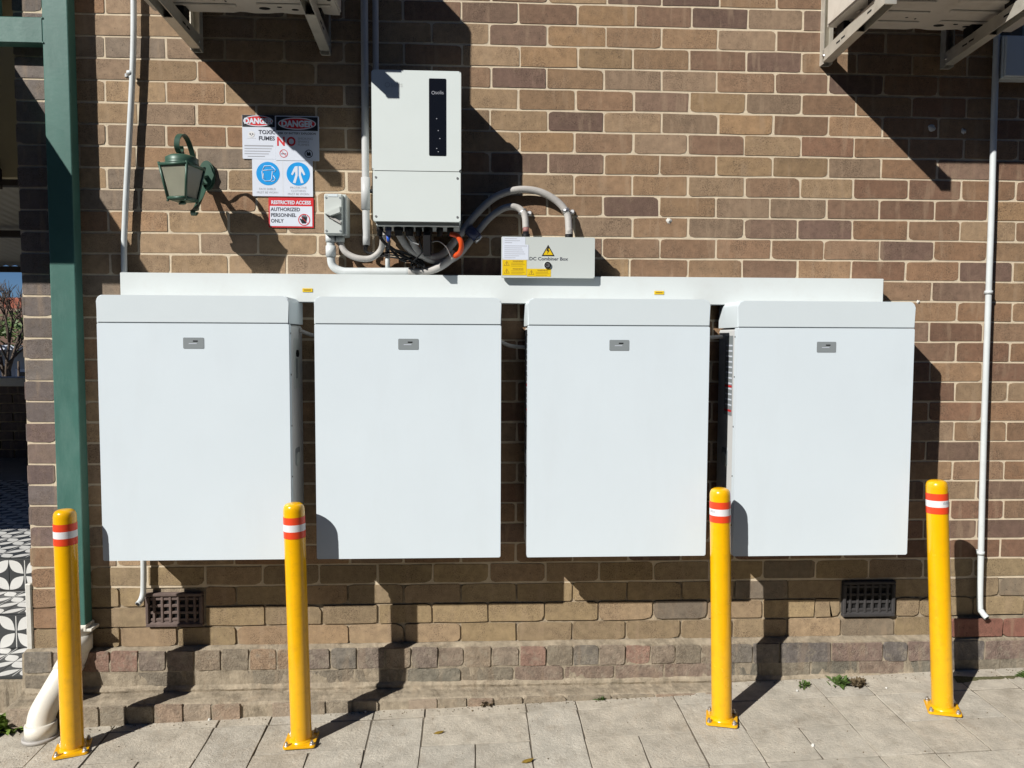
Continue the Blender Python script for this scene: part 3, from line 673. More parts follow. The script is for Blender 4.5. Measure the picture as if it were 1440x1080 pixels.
for cx in (-.794, -.671): 
    c = obj('blue_disc', disc(cx, 2.208, .0475, y, n=36), M_SB, t, R); yy = y-.0008
    if cx < -.75:
        for pts in ([(-.818, 2.218), (-.816, 2.186), (-.806, 2.177), (-.785, 2.178), (-.779, 2.186), (-.776, 2.218)], [(-.816, 2.222), (-.808, 2.238), (-.782, 2.240), (-.772, 2.224), (-.816, 2.220)], [(-.776, 2.236), (-.762, 2.222), (-.770, 2.214)], [(-.772, 2.20), (-.764, 2.186), (-.770, 2.178), (-.782, 2.176)], [(-.812, 2.208), (-.814, 2.192), (-.806, 2.186)]):
            obj('mask_line', tube([(a, yy, b) for a, b in pts], .0015, 4), M_SW, c, R)
    else:
        obj('coverall_symbol', prism([(-.673, 2.240), (-.684, 2.238), (-.690, 2.228), (-.700, 2.206), (-.694, 2.202), (-.684, 2.218), (-.682, 2.205), (-.693, 2.172), (-.682, 2.170), (-.673, 2.202)], yy-.0004, yy), M_SW, c, R)
        obj('coverall_symbol', prism([(-.669, 2.240), (-.658, 2.238), (-.652, 2.228), (-.642, 2.206), (-.648, 2.202), (-.658, 2.218), (-.660, 2.205), (-.649, 2.172), (-.660, 2.170), (-.669, 2.202)], yy-.0004, yy), M_SW, c, R)
for s, cx, z in (('FACE SHIELD', -.797, 2.141), ('MUST BE WORN', -.797, 2.127), ('PROTECTIVE', -.671, 2.148), ('CLOTHING', -.671, 2.135), ('MUST BE WORN', -.671, 2.122)): text(s, cx, z, .0118, y-.0003, M_SG, t, R, align='CENTER')
t, R = sign('safety_sign', 'restricted access sign with red border at the bottom of the cluster', -.794, -.6105, 1.989, 2.111, ys, M_SR); y = ys-.0021
obj('field', B(-.7885, -.6160, y-.0006, y+.0001, 1.9945, 2.0765), M_SW, t, R); text('RESTRICTED ACCESS', -.7022, 2.0845, .0205, y-.0004, M_SW, t, R, bold=.035, align='CENTER', sx=.845)
for k, s in enumerate(('AUTHORIZED', 'PERSONNEL', 'ONLY')): text(s, -.785, 2.056-.0235*k, .0205, y-.0010, M_SD, t, R, bold=.025, sx=.93)
o = obj('hand_symbol', prism([(-.658, 2.006), (-.642, 2.006), (-.638, 2.020), (-.636, 2.036), (-.640, 2.036), (-.642, 2.028), (-.6425, 2.041), (-.646, 2.041), (-.647, 2.029), (-.6485, 2.043), (-.652, 2.043), (-.653, 2.029), (-.655, 2.039), (-.6585, 2.039), (-.658, 2.022), (-.664, 2.027), (-.667, 2.024)], y-.0010, y-.0006), M_SK, t, R)
o = prohib(t, R, -.649, 2.021, .0245, y-.0006)

# ------------------------------------------------------------------ side conduits and box
conduit('side_conduit', [(-1.300, -.03, 3.6), (-1.308, -.03, 2.9), (-1.318, -.03, 2.62), (-1.340, -.03, 2.32), (-1.362, -.03, 2.035), (-1.372, -.03, 1.80), (-1.362, -.03, 1.3), (-1.332, -.03, .85), (-1.324, -.03, .62), (-1.326, -.03, .50), (-1.328, -.032, .462), (-1.332, -.044, .438), (-1.337, -.062, .428)], .0115, M_CW, 'thin white conduit running down the wall near the lantern behind the leftmost cabinet', clips=((-1.328, -.03, 2.593, -1),))
conduit('side_conduit', [(2.262, -.03, 3.6), (2.266, -.03, 2.65), (2.273, -.03, 2.1), (2.275, -.03, 1.74), (2.279, -.03, 1.16), (2.288, -.03, .60), (2.293, -.03, .37), (2.296, -.040, .338), (2.305, -.062, .318)], .0125, M_CW, 'thin white conduit running down the wall at the right, open at its foot', clips=((2.275, -.03, 1.742, 1), (2.286, -.03, .60, 1)))
for P in ((-1.3374, -.0632, .4275), (2.3055, -.0630, .3172)):
    d = Vector((-.25, -.9, -.4)) if P[0] < 0 else Vector((.35, -.8, -.5)); d.normalize()
    q = Vector(P)
    par = [o for o in bpy.data.objects if o.name.startswith('side_conduit') and (o.location.x < 0) == (P[0] < 0)][0]
    obj('open_end', tube([q, q+d*.0008], .0085, 14), M_HO, par, par.location)
jb = thing('junction_box', 'plain grey box on the wall under the right air conditioner', 'electrical box', (2.42, 0, 2.64)); R = jb.location
obj('case', B(2.282, 2.56, -.05, .003, 2.642, 2.818, bev=.003), M_WL, jb, R); obj('lid', B(2.286, 2.556, -.062, -.0495, 2.646, 2.814, bev=.003), M_WL, jb, R)

# ------------------------------------------------------------------ wall lantern
ln = thing('wall_lantern', 'green coach lantern with frosted glass on a scrolled wall bracket', 'lantern', (-1.05, 0, 2.2)); R = ln.location
obj('wall_plate', prism([(-1.040+.032*math.cos(k*math.pi/10), 2.195+.060*math.sin(k*math.pi/10)) for k in range(20)], -.022, .003, bev=.006), M_GL, ln, R, sm=True)
LX, LY = -1.066, -.205
def ribbon(pts, wx, th, name='arm'):
    P = smooth_path(pts, 6); bm = bmesh.new(); rows = []
    for i, q in enumerate(P):
        d = (P[min(i+1, len(P)-1)]-P[max(i-1, 0)]).normalized(); s_ = Vector((1, .15, 0)).normalized(); nrm = d.cross(s_).normalized()
        rows.append([bm.verts.new(q+s_*a*wx+nrm*b*th) for a, b in ((-1, -1), (1, -1), (1, 1), (-1, 1))])
    for a, b in zip(rows, rows[1:]):
        for k in range(4): bm.faces.new((a[k], a[(k+1) % 4], b[(k+1) % 4], b[k]))
    bm.faces.new(rows[0]); bm.faces.new(rows[-1][::-1]); bmesh.ops.recalc_face_normals(bm, faces=list(bm.faces))
    return obj(name, bm, M_GL, ln, R, sm=True)
arm = [(-1.040, -.02, 2.16), (-1.044, -.06, 2.155), (-1.050, -.10, 2.20), (-1.054, -.13, 2.255), (-1.058, -.165, 2.298), (-1.062, -.205, 2.308), (-1.066, -.240, 2.288), (-1.068, -.248, 2.255), (-1.067, -.230, 2.235), (-1.066, -.210, 2.248), (-1.066, -.216, 2.262)]
ribbon(arm, .0095, .003)
ribbon([(-1.040, -.02, 2.16), (-1.048, -.07, 2.09), (-1.052, -.11, 2.045), (-1.056, -.13, 2.03), (-1.058, -.115, 2.018), (-1.054, -.10, 2.03)], .009, .003, 'scroll')
ribbon([(-1.040, -.02, 2.19), (-1.050, -.08, 2.175), (-1.06, -.15, 2.165)], .009, .005, 'strut')
def frustum(z0, z1, a0, a1, n=4, rot=math.pi/4, m=M_GL, name='part', th=None):
    bm = bmesh.new()
    lo = [bm.verts.new((LX+a0*math.cos(rot+2*math.pi*k/n), LY+a0*math.sin(rot+2*math.pi*k/n), z0)) for k in range(n)]
    hi = [bm.verts.new((LX+a1*math.cos(rot+2*math.pi*k/n), LY+a1*math.sin(rot+2*math.pi*k/n), z1)) for k in range(n)]
    bm.faces.new(lo[::-1]); bm.faces.new(hi)
    for k in range(n): bm.faces.new((lo[k], lo[(k+1) % n], hi[(k+1) % n], hi[k]))
    return obj(name, bm, m, ln, R)
rot = math.radians(-58); n6 = 4
for k in range(n6):
    a, b = rot+2*math.pi*k/n6, rot+2*math.pi*(k+1)/n6
    def pt(an, rr, z): return (LX+rr*math.cos(an), LY+rr*math.sin(an), z)
    bm = bmesh.new(); v = [bm.verts.new(pt(a, .052, 2.0695)), bm.verts.new(pt(b, .052, 2.0695)), bm.verts.new(pt(b, .079, 2.1815)), bm.verts.new(pt(a, .079, 2.1815))]
    bm.faces.new(v); r_ = bmesh.ops.solidify(bm, geom=list(bm.faces), thickness=.003); obj('pane', bm, M_FG, ln, R)
    obj('corner_bar', tube([pt(a, .052, 2.0565), pt(a, .083, 2.1946)], .0055, 6), M_GL, ln, R)
    obj('top_rail', tube([pt(a, .081, 2.1860), pt(b, .081, 2.1860)], .0065, 6), M_GL, ln, R)
    obj('bottom_rail', tube([pt(a, .053, 2.0627), pt(b, .053, 2.0627)], .0065, 6), M_GL, ln, R)
    obj('finial', tube([pt(a, .053, 2.0580), pt(a, .053, 2.0505)], [.004, .006], 6), M_GL, ln, R)
frustum(2.0550, 2.0642, .046, .050, 4, rot, name='base_plate'); frustum(2.1845, 2.1946, .074, .072, 4, rot, name='roof_plate')
dm = lathe([(.062, 2.1931), (.060, 2.2031), (.060, 2.2167), (.045, 2.2260), (.022, 2.2317), (.010, 2.2345), (.009, 2.2431), (0, 2.2446)], 24); bmesh.ops.translate(dm, verts=dm.verts, vec=(LX, LY, 0)); obj('dome', dm, M_GL, ln, R)
kn = lathe([(0, 2.0419), (.010, 2.0445), (.013, 2.0497), (.008, 2.0550), (0, 2.0565)], 12); bmesh.ops.translate(kn, verts=kn.verts, vec=(LX, LY, 0)); obj('drop_finial', kn, M_GL, ln, R)

# ------------------------------------------------------------------ air conditioners on brackets
def bracket(x, label, s=.07):
    t = thing('wall_bracket', label, 'bracket', (x, 0, 2.70), 'steel brackets carrying the air conditioners'); R = t.location
    lg = bmesh.new(); box(lg, x-.020, x+.020, -.004, .002, 2.69, 3.15, bev=.001); box(lg, x-.020, x-.0165, -.034, -.004, 2.69, 3.15)
    box(lg, x+.0165, x+.020, -.034, -.004, 2.69, 3.15); obj('upright', lg, M_BK, t, R)
    ar = bmesh.new()
    def sl(u0, u1, zl, zh, y0=-.03, y1=-.505):
        b2 = bmesh.new(); box(b2, u0, u1, y1, y0, zl, zh)
        for v in b2.verts: v.co.z += s*(-v.co.y)
        merge(ar, b2)
    sl(x-.020, x-.017, 2.695, 2.745); sl(x+.017, x+.020, 2.695, 2.745); sl(x-.017, x+.017, 2.742, 2.745); sl(x-.0168, x+.0168, 2.695, 2.698, -.03, -.30)
    obj('arm', ar, M_BK, t, R)
    obj('end_cap', B(x-.022, x+.022, -.512, -.504, 2.693+s*.505, 2.748+s*.505), M_BK, t, R)
    for y in (-.16, -.20, -.40): 
        for dx in (-.0205, .0172): obj('slot', B(x+dx, x+dx+.0034, y-.018, y+.012, 2.715+s*-y, 2.722+s*-y), M_HO, t, R)
    obj('bolt', tube([(x, -.008, 2.712), (x, -.016, 2.712)], .009, 6), M_GV, t, R); obj('bolt', tube([(x+.022, -.04, 2.72), (x-.026, -.04, 2.72)], .006, 6), M_GV, t, R)
    return t
for x, l in ((-1.068, 'steel bracket under the left air conditioner, the one nearer the lantern'), (-.553, 'steel bracket under the left air conditioner, the one nearer the inverter'),
             (1.535, 'steel bracket with lit upright under the right air conditioner, the left of its pair'), (2.060, 'steel bracket under the right air conditioner, beside the grey junction box')): bracket(x, l, {-1.068: .035, -.553: .11}.get(x, .07))
def aircon(x0, label, wd=.78):
    t = thing('air_conditioner', label, 'air conditioner', (x0, 0, 2.79), 'air conditioner outdoor units on brackets'); R = t.location
    x1 = x0+wd; z0, z1, y0, y1 = 2.795, 3.326, -.47, -.145
    obj('cabinet', prism(rrect(x0, x1, z0+.006, z1, .02, corners=(0, 1, 1, 0)), y0, y1, bev=.006), M_AC, t, R, sm=True)
    bp = bmesh.new(); pts = []
    n = 26
    for i in range(n+1):                                 # wavy rear lip of the base pan
        x = x0+.006+(x1-x0-.012)*i/n; pts.append((x, y1+.006-.012*max(0, math.sin(i*1.15))*(i > n*.45)))
    poly = [(x0+.006, y0+.006)]+[(x1-.006, y0+.006)]+pts[::-1]
    prism(poly, z0, z0+.014, axis='z', bm=bp); pan = obj('base_pan', bp, M_AC, t, R)
    for a, b, c, d in ((.05, .30, -.40, -.375), (.05, .33, -.31, -.285), (.38, .70, -.42, -.395), (.40, .68, -.33, -.31), (.06, .34, -.22, -.20), (.42, .70, -.235, -.215)): obj('rib', B(x0+a, x0+b, c, d, z0-.006, z0+.002, bev=.003), M_AC, pan, R)
    for a, y, w, h in ((.44, -.185, .022, .012), (.50, -.20, .010, .006), (.555, -.18, .014, .008), (.13, -.26, .006, .004), (.16, -.262, .006, .004), (.27, -.25, .006, .004), (.31, -.24, .004, .006), (.62, -.30, .02, .012), (.70, -.27, .008, .008)):
        obj('drain_hole', prism([(x0+a+w*math.cos(k*math.pi/6), y+h*math.sin(k*math.pi/6)) for k in range(12)], z0-.0008, z0+.001, axis='z'), M_HO, pan, R)
    ax = (x0+.10, x0+.62) if x0 < 0 else (1.535, 2.060)
    for a in ((-1.068, -.553) if x0 < 0 else (1.535, 2.060)):
        for y in (-.42, -.18): obj('foot', B(a-.022, a+.022, y-.03, y+.03, 2.744-{-1.068: .035, -.553: .11}.get(a, .07)*y, z0+.002, bev=.003), M_BL, t, R)
    g = obj('fan_shroud', prism([(x0+.30+.21*math.cos(k*math.pi/16), 3.06+.21*math.sin(k*math.pi/16)) for k in range(32)], y0-.012, y0+.002), M_HO, t, R)
    for k in range(9):
        rr = .03+.020*k; obj('grille_ring', ring(x0+.30, 3.06, rr, .004, y0-.013, n=28), M_AC, g, R)
    for k in range(8): obj('side_louvre', B(x0-.004, x0+.001, -.42, -.19, 2.90+.045*k, 2.92+.045*k), M_BK, t, R)
    return t
aircon(-1.190, 'cream air conditioner unit mounted above the lantern and danger signs', .725); aircon(1.475, 'cream air conditioner unit mounted high at the right above the white conduit')

# ------------------------------------------------------------------ downpipe, stormwater pipe and beam
dpn = thing('downpipe', 'square green downpipe at the corner of the brick wall', 'downpipe', (-1.597, 0, .33)); R = dpn.location
obj('pipe', prism(rrect(-1.6465, -1.547, -.070, -.012, .004, n=2), .325, 3.6, axis='z'), M_GN, dpn, R)
obj('shoe', B(-1.652, -1.541, -.076, -.006, .318, .345, bev=.003), M_PC, dpn, R)
obj('bracket', B(-1.56, -1.520, -.074, -.010, .318, .330, bev=.002), M_PC, dpn, R)
for z in (2.69, 2.785): obj('joint_bead', B(-1.648, -1.640, -.074, -.03, z-.004, z+.004, bev=.002), M_GN, dpn, R)
bmn = thing('green_beam', 'green horizontal beam running left from the downpipe over the porch', 'beam', (-2.1, 0, 2.69)); R = bmn.location
obj('rail', B(-3.2, -1.6475, -.066, -.016, 2.690, 2.790, bev=.003), M_GN, bmn, R); obj('upright', B(-1.915, -1.825, -.064, -.018, 2.7905, 3.6, bev=.003), M_GN, bmn, R)
sw = thing('stormwater_pipe', 'fat cream plastic pipe bending from the downpipe to the ground', 'pipe', (-1.64, -.25, -.046)); R = sw.location
obj('pipe', tube(smooth_path([(-1.592, -.045, .335), (-1.592, -.047, .25), (-1.604, -.062, .20), (-1.640, -.14, .10), (-1.655, -.20, .04), (-1.652, -.222, -.01), (-1.650, -.226, -.06)], 7), .050, 22), M_PC, sw, R)
obj('collar', tube([(-1.591, -.045, .30), (-1.592, -.046, .235)], .055, 22), M_PC, sw, R)
obj('collar', tube(smooth_path([(-1.607, -.068, .190), (-1.619, -.095, .155)], 2), .054, 22), M_PC, sw, R)
obj('collar', tube([(-1.652, -.222, .012), (-1.650, -.226, -.038)], .0565, 22), M_PC, sw, R); obj('rim', tube([(-1.650, -.226, -.036), (-1.650, -.227, -.050)], .066, 24), M_FX, sw, R)

# ------------------------------------------------------------------ bollards
def bollard():
    t = thing('bollard', '', 'bollard', (0, 0, 0), 'yellow safety bollards in front of the batteries'); r = .0395; H = .925
    obj('post', lathe([(r, .006), (r, H-.030), (r*.985, H-.022), (r*.93, H-.013), (r*.82, H-.006), (r*.6, H-.0015), (r*.3, H), (0, H)], 36), M_YE, t)
    for z0, z1, m in ((H-.078, H-.0505, M_RD), (H-.104, H-.078, M_WT), (H-.1305, H-.104, M_RD)):
        obj('reflective_band', lathe([(r+.0009, z0), (r+.0009, z1)], 36), m, t)
    obj('base_plate', prism(rrect(-.060, .060, -.060, .060, .010, n=3), .0, .010, axis='z', bev=.002), M_YE, t)
    obj('weld', lathe([(r+.006, .010), (r+.002, .0165), (r-.001, .018)], 30), M_YE, t)
    for sx in (-1, 1):
        for sy in (-1, 1):
            b = lathe([(.0095, .010), (.0095, .0125), (.007, .0126), (.007, .019), (.0045, .0191), (.0045, .025), (0, .025)], 8, smooth=False)
            bmesh.ops.translate(b, verts=b.verts, vec=(sx*.047, sy*.047, 0)); obj('anchor_bolt', b, M_GV, t)
    return t
b0 = bollard()
BL = ['leftmost yellow bollard, in front of the green downpipe', 'yellow bollard between the first and second battery cabinets from the left', 'yellow bollard between the third and fourth battery cabinets, with printed white band', 'rightmost yellow bollard, against bare brick']
bols = []
for i, (x, y, tilt, rz) in enumerate(((-1.4750, -.328, -.0033, .32), (-.6065, -.348, -.0196, .05), (1.0345, -.348, -.0267, -.32), (1.9296, -.352, -.0555, -.40))):
    o = b0 if i == 0 else dup(b0); o['label'] = BL[i]; o.location = (x, y, gz(x, y)+.001); o.rotation_euler = (0, tilt, rz); o.scale = (1, 1, (1.006, 1.004, 1, 1)[i]); bols.append(o)
def band_print(bo, a0, a1):
    bm = bmesh.new(); r = .0406; k = 0; rr = random.Random(5)
    for j in range(6):
        a = a0+(a1-a0)*j/6; w = (a1-a0)/6*.55; z = .8325; h = rr.choice((.009, .012, .009))
        v = [bm.verts.new((r*math.cos(q), r*math.sin(q), zz)) for q, zz in ((a, z), (a+w, z), (a+w, z+h), (a, z+h))]; bm.faces.new(v)
    obj('band_print', bm, M_SG, bo)
band_print(bols[2], math.radians(190+18), math.radians(228+18)); band_print(bols[3], math.radians(292), math.radians(328))

# ------------------------------------------------------------------ porch to the left of the wall
porch = thing('porch_steps', 'patterned black and white tiled steps up to the porch', 'steps', (-2.6, .3, 0)); R = porch.location
PX0, PX1 = -6.2, -1.812
obj('step_core', B(PX0, PX1, .012, .30, -.2, .094), M_TG, porch, R); obj('step_core', B(PX0, PX1, .302, .64, -.2, .252), M_TG, porch, R); obj('landing_core', B(PX0, PX1, .642, 5.2, -.2, .415), M_TG, porch, R)
obj('step_base', rough_strip(PX0, PX1, [(.01, .09), (-.012, .085), (-.016, .02), (-.022, -.1)], .008), M_RE, porch, R)
def petal_mesh():
    """one patterned tile 150 mm: dark square with four white petals and a pale dot, flat print laid as thin pieces"""
    return None
def tile(x, s, kind, a, b):
    """kind 'h': top at height a, back to front; 'v': riser at depth a"""
    def P(u, w, d): return (x+u, b+w, a+d) if kind == 'h' else (x+u, a-d, b+w)
    bm = bmesh.new(); g = .0015
    vs = [bm.verts.new(P(u, w, d)) for d in (.010, -.001) for u, w in ((g, g), (s-g, g), (s-g, s-g), (g, s-g))]
    bm.faces.new(vs[:4])
    for i in range(4): bm.faces.new((vs[i], vs[4+i], vs[4+(i+1) % 4], vs[(i+1) % 4]))
    bmesh.ops.recalc_face_normals(bm, faces=list(bm.faces))
    t = obj('tile', bm, M_TD, porch, R)
    bm = bmesh.new()
    for (cx, cy), a0 in (((0, 0), 0), ((s, 0), 90), ((s, s), 180), ((0, s), 270)):
        m = 8; L_ = math.hypot(s, s)*.46
        an = math.radians(a0+45); ux, uy = math.cos(an), math.sin(an)
        o_ = []
        for k in range(m+1):
            q = k/m; w = .30*s*math.sin(math.pi*q)*.55; o_.append((cx+ux*L_*q-uy*w, cy+uy*L_*q+ux*w))
        for k in range(m-1, 0, -1):
            q = k/m; w = .30*s*math.sin(math.pi*q)*.55; o_.append((cx+ux*L_*q+uy*w, cy+uy*L_*q-ux*w))
        bm.faces.new([bm.verts.new(P(max(g, min(s-g, u)), max(g, min(s-g, w)), .0106)) for u, w in o_])
    for d in ((.5-.012, .5+.012, .02, .98),):
        bm.faces.new([bm.verts.new(P(u*s, w*s, .0104)) for u, w in ((d[0], d[2]), (d[1], d[2]), (d[1], d[3]), (d[0], d[3]))])
    bmesh.ops.recalc_face_normals(bm, faces=list(bm.faces)); obj('petals', bm, M_TW, t, R)
ts = .153
for i in range(1, 7):
    x = PX1-i*ts
    tile(x, ts, 'v', .302-.0015, .106); tile(x, ts, 'v', .642-.0015, .266)
    for r_ in range(2): tile(x, ts, 'h', .094, -.005+r_*ts-.0)
    for r_ in range(2): tile(x, ts, 'h', .252, .305+r_*ts)
for i in range(4, 26):
    for r_ in range(14):
        x = PX1-i*ts*1.0+.3; y = .65+r_*ts
        if -1.15*(y)-2.9 < x < -.55*y-1.3 and x+ts < PX1: tile(x, ts, 'h', .415, y)
lwl = thing('low_wall', 'low dark brick wall with pale coping at the back of the porch', 'wall', (-4.3, 4.0, .41)); R = lwl.location
obj('coping', B(-6.2, -1.9, 3.93, 4.17, 1.085, 1.165, bev=.006), M_WR, lwl, R); obj('core', B(-6.2, -1.9, 3.985, 4.13, .40, 1.085), M_MD, lwl, R)
for j in range(8):
    for i in range(10):
        xx = -5.3+i*.24+(.12 if j % 2 else 0); me = brick_mesh(.228, .076, i % 6)
        o = bpy.data.objects.new('brick', me); C.objects.link(o); o.parent = lwl; o.location = Vector((xx, 3.975, .45+j*.086))-R; o.color = (.13, .10, .09, 1)
pr = thing('porch_roof', 'cream corrugated porch roof seen from below', 'roof', (-4, 2.5, 2.3)); R = pr.location
bm = bmesh.new(); rows = []
for j in range(2):
    row = []
    for i in range(0, 181):
        x = -7.0+i*.0283; y = (.95, 4.45)[j]; z = (2.62, 2.235)[j]+.010*math.sin(i*math.pi/1.5); row.append(bm.verts.new((x, y, z)))
    rows.append(row)
for i in range(180): bm.faces.new((rows[0][i], rows[0][i+1], rows[1][i+1], rows[1][i])).smooth = True
obj('roof_sheet', bm, M_CO, pr, R)
for y, z in ((1.6, 2.50), (2.9, 2.36), (4.25, 2.205)): obj('batten', B(-7, -1.9, y-.03, y+.03, z-.05, z+.0), M_TI, pr, R)
obj('valance', B(-7, -1.9, 4.40, 4.43, 2.17, 2.225), M_CO, pr, R)
bpn = tag(obj('beige_panel', B(-3.6, -1.95, .90, .94, 2.36, 3.3, bev=.004), M_BE), 'plain beige panel above the porch left of the brick corner', 'panel')
tag(obj('porch_rafter', prism([(.30, 2.72), (.90, 2.40), (.90, 2.30), (.30, 2.62)], -2.46, -2.40, axis='x'), M_TI), 'dark timber rafter under the beige panel at the porch', 'beam')
hd = thing('entrance_hood', 'sloping sheet hood over the porch entrance beyond the left edge', 'awning', (-2.6, -.3, 2.6)); R = hd.location
def hz(y): return 2.838+.652*y
hood = bmesh.new(); pol = [(-.629, hz(-.629)), (.5, hz(.5)), (.5, hz(.5)+.03), (-.629, hz(-.629)+.03)]
prism(pol, -7.5, -1.952, axis='x', bm=hood); obj('sheet', hood, M_CO, hd, R)
for x in (-7, -6, -5, -4, -3, -2.1): obj('rafter', prism([(-.60, hz(-.60)-.05), (.5, hz(.5)-.05), (.5, hz(.5)), (-.60, hz(-.60))], x-.02, x+.02, axis='x'), M_TI, hd, R)
obj('upper_board', B(-7.5, -1.83, .50, .54, 2.95, 3.7), M_BE, hd, R)

# ------------------------------------------------------------------ unseen terrace added behind the camera to block sky and bounce light
tb = thing('shade_blocker_terrace', 'unseen dark brick terrace added behind the viewer to deepen the shadows', 'building', (0, -10, 0)); R = tb.location
obj('wall', B(-22, 22, -16, -9.6, -.6, 6.2), M_DB, tb, R); obj('parapet', B(-22.1, 22.1, -9.8, -9.5, 6.2, 6.6), M_DB, tb, R)
for k in range(-7, 8):
    for z0, z1 in ((.9, 2.4), (3.9, 5.3)):
        f = obj('window', B(k*2.9-.55, k*2.9+.55, -9.63, -9.57, z0, z1), M_TI, tb, R); obj('pane', B(k*2.9-.47, k*2.9+.47, -9.58, -9.55, z0+.08, z1-.08), M_WG, f, R)
    d = obj('door', B(k*2.9+1.0, k*2.9+1.85, -9.63, -9.57, -.25, 1.95), M_TI, tb, R); obj('handle', B(k*2.9+1.1, k*2.9+1.14, -9.57, -9.53, .8, .95), M_GV, d, R)

# ------------------------------------------------------------------ what shows beyond the porch
def house(x, y, w, d, zg, ze, zr, wallm, roofm, name, label):
    t = thing(name, label, 'house', (x, y, zg)); R = t.location
    obj('wall', B(x-w/2, x+w/2, y, y+d, zg, ze), wallm, t, R)
    rf = bmesh.new(); n = 14
    for k in range(n):                                  # courses of tiles, each lapping the one below
        a0, a1 = k/n, (k+1)/n; ya, yb = y-.5+(d/2+.5)*a0, y-.5+(d/2+.5)*a1; za, zb = ze+(zr-ze)*a0, ze+(zr-ze)*a1
        prism([(ya, za), (yb, zb), (yb, zb+.02), (ya, za+.06)], x-w/2-.4, x+w/2+.4, axis='x', bm=rf)
    prism([(y+d/2, zr), (y+d+.5, ze), (y+d+.5, ze+.05), (y+d/2, zr+.05)], x-w/2-.4, x+w/2+.4, axis='x', bm=rf)
    r_ = obj('roof', rf, roofm, t, R); obj('ridge_cap', tube([(x-w/2-.4, y+d/2, zr+.04), (x+w/2+.4, y+d/2, zr+.04)], .09, 8), roofm, r_, R)
    obj('gutter', B(x-w/2-.4, x+w/2+.4, y-.62, y-.5, ze-.02, ze+.08), M_SW, t, R)
    for wx in (-w*.3, 0, w*.3):
        f = obj('window', B(x+wx-.5, x+wx+.5, y-.03, y+.01, zg+1.0, min(zg+2.1, ze-.15)), M_SW, t, R); obj('pane', B(x+wx-.43, x+wx+.43, y-.045, y-.028, zg+1.07, min(zg+2.03, ze-.22)), M_WG, f, R)
    return t
house(-9.6, 14.0, 9, 5, -1.25, 1.30, 2.15, M_HW, M_BT, 'house', 'pale house with brown tiled roof seen through the porch')
house(-19.5, 27.0, 11, 7, -1.25, 1.75, 3.15, M_HW, M_RT, 'house', 'house with red tiled roof further off behind the porch')
tr = thing('bare_tree', 'leafless tree against the blue sky beyond the porch', 'tree', (-8.85, 11.6, -1.3)); R = tr.location
rt_ = random.Random(9); br = bmesh.new()
def grow(p, d, L_, r, lev, bm):
    q = p+d*L_; tube([p, (p+q)/2+Vector((rt_.uniform(-1, 1), rt_.uniform(-1, 1), 0))*L_*.05, q], [r, r*.85, r*.7], 5, bm=bm)
    if lev == 0: return
    for k in range(3 if lev > 1 else 4):
        nd = (d+Vector((rt_.uniform(-1, 1), rt_.uniform(-1, 1), rt_.uniform(-.3, .7)))*.75).normalized()
        grow(p+d*L_*rt_.uniform(.55, 1), nd, L_*rt_.uniform(.6, .8), r*.6, lev-1, bm)
obj('trunk', tube([R, R+Vector((.05, 0, 1.0)), R+Vector((.0, 0, 2.3))], [.10, .08, .06], 8), M_BA, tr, R)
for k in range(4): grow(R+Vector((0, 0, 1.7+.14*k)), Vector((rt_.uniform(-.7, .7), rt_.uniform(-.5, .5), .9)).normalized(), .8, .035, 4, br)
obj('crown', br, M_BA, tr, R)
hg = bmesh.new()
for k in range(900):
    p = Vector((-9.4+rt_.gauss(0, .9), 12.9+rt_.gauss(0, .35), 1.72+rt_.gauss(0, .15))); a = rt_.uniform(0, 6.28); s = rt_.uniform(.04, .09)
    u = Vector((math.cos(a), math.sin(a)*.6, rt_.uniform(-.6, .6)))*s; w = Vector((-math.sin(a), .4, rt_.uniform(.2, 1)))*s*.6
    hg.faces.new([hg.verts.new(q) for q in (p-u, p-w, p+u, p+w)])
hdg = thing('garden_shrub', 'dark shrub in front of the far house beyond the porch', 'shrub', (-9.4, 12.9, -1.25)); R = hdg.location
obj('foliage', hg, M_WD, hdg, R); obj('stem', tube([R, R+Vector((0, 0, 2.3))], [.06, .02], 6), M_BA, hdg, R)
tag(obj('overhead_wire', tube([(-30, 21, 4.3), (-10, 19, 3.55), (5, 17, 3.6)], .012, 5), M_BL), 'thin black overhead wire crossing the sky', 'wire')

# ------------------------------------------------------------------ weeds and litter
rw = random.Random(21)
def weed(x, y, n, h, m, label, flat=.5):
    z = gz(x, y); bm = bmesh.new()
    for k in range(n):
        a = rw.uniform(0, 6.28); L_ = h*rw.uniform(.5, 1); el = rw.uniform(flat*.3, 1.3)
        d = Vector((math.cos(a)*math.cos(el), math.sin(a)*math.cos(el), math.sin(el))); s = Vector((-math.sin(a), math.cos(a), 0))*L_*rw.uniform(.10, .22)
        o_ = Vector((rw.gauss(0, h*.22), rw.gauss(0, h*.12), 0)); p0, p1, p2 = o_, o_+d*L_*.55, o_+d*L_+Vector((0, 0, -.25*L_))
        bm.faces.new([bm.verts.new(q) for q in (p0, p1-s, p2, p1+s)])
    o = obj('weed', bm, m); o.location = (x, y, z); return tag(o, label, 'weed', 'weeds at the foot of the wall')
weed(1.473, -.118, 40, .035, M_WD, 'small green weed at the wall foot, left of the larger pair')
weed(1.62, -.122, 46, .065, M_WD, 'tallest green weed at the wall foot, under the rightmost cabinet')
weed(1.70, -.132, 50, .055, M_DW, 'dark withered weed beside the tallest green weed')
weed(.112, -.150, 34, .045, M_DW, 'dry brown tuft at the wall foot below the gap between middle cabinets')
weed(.589, -.150, 30, .03, M_WD, 'tiny green and brown tuft below the third cabinet')
weed(-1.85, -.15, 150, .10, M_WG2, 'bright green grass clump left of the cream stormwater pipe')
weed(2.44, -.135, 30, .06, M_WD, 'green weed growing from the plinth at the far right edge')
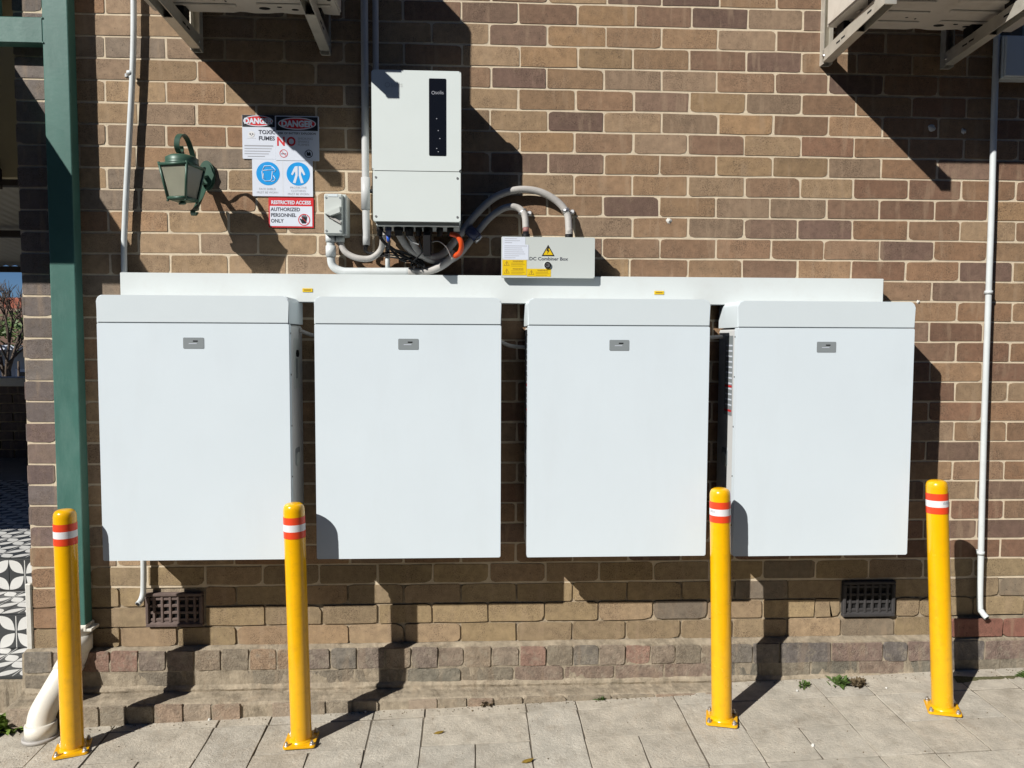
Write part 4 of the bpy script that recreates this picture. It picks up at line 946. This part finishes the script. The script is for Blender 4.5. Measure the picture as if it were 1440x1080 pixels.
weed(-1.06, -.135, 14, .05, M_DW, 'dry brown stalks against the kerb bricks near the leftmost bollard')
ms = obj('moss', rough_strip(2.12, 3.4, [(-.118, .082), (-.140, .078), (-.155, .070)], .006), M_MS); tag(ms, 'strip of dark green moss along the wall foot at the right', None, kind='stuff')
def leaf(x, y, a, m, label, s=.03):
    bm = bmesh.new(); P = [(-1, 0, 0), (-.3, .35, .1), (.4, .3, .16), (1, 0, .3), (.4, -.3, .05), (-.3, -.35, .02)]
    bm.faces.new([bm.verts.new((s*(u*math.cos(a)-w*math.sin(a)), s*(u*math.sin(a)+w*math.cos(a)), s*q+.003)) for u, w, q in P])
    bmesh.ops.solidify(bm, geom=list(bm.faces), thickness=.0008)
    o = obj('fallen_leaf', bm, m); o.location = (x, y, gz(x, y)+.001); tag(o, label, 'leaf', 'fallen leaves on the paving')
leaf(-.08, -.344, .2, M_DL, 'curled brown leaf on the paving below the second cabinet', .022); leaf(.251, -.558, .3, M_DL, 'yellow leaf at the bottom edge of the paving', .026)
for k, (px, py) in enumerate(((.30, -.15), (-.39, -.16), (1.80, -.17), (.655, -.15), (1.31, -.55), (-1.02, -.16), (.05, -.19), (1.42, -.16))):
    s = rw.uniform(.004, .008); bm = bmesh.new(); bmesh.ops.create_icosphere(bm, subdivisions=1, radius=s)
    for v in bm.verts: v.co *= rw.uniform(.7, 1.2)
    o = obj('pebble', bm, M_WR if k % 3 else M_DW); o.location = (px, py, gz(px, py)+s*.5); tag(o, 'tiny pale chip of debris on the paving near the wall foot', 'debris', 'chips of debris on the paving')

bm = bmesh.new()
for k in range(420):                                    # grit gathered along the foot of the wall and in the joints
    x = rw.uniform(-1.75, 2.5); y = -.150+kerb_y(x)*1.0-abs(rw.gauss(0, .018)) if x < 1.1 else -.062-abs(rw.gauss(0, .03))
    if k > 330: y = rw.uniform(-.7, -.15)
    s_ = rw.uniform(.0012, .0036); c = Vector((x, y, gz(x, y)+s_*.5)); vs = []
    for d in ((1, 0, 0), (-1, 0, 0), (0, 1, 0), (0, -1, 0), (0, 0, .7), (0, 0, -.7)): vs.append(bm.verts.new(c+Vector(d)*s_*rw.uniform(.6, 1.5)))
    for a in (0, 1):
        for b in (2, 3):
            for e in (4, 5): bm.faces.new((vs[a], vs[b], vs[e]))
bmesh.ops.recalc_face_normals(bm, faces=list(bm.faces))
tag(obj('grit', bm, M_DW), 'brown grit and crumbs scattered along the wall foot', None, kind='stuff')
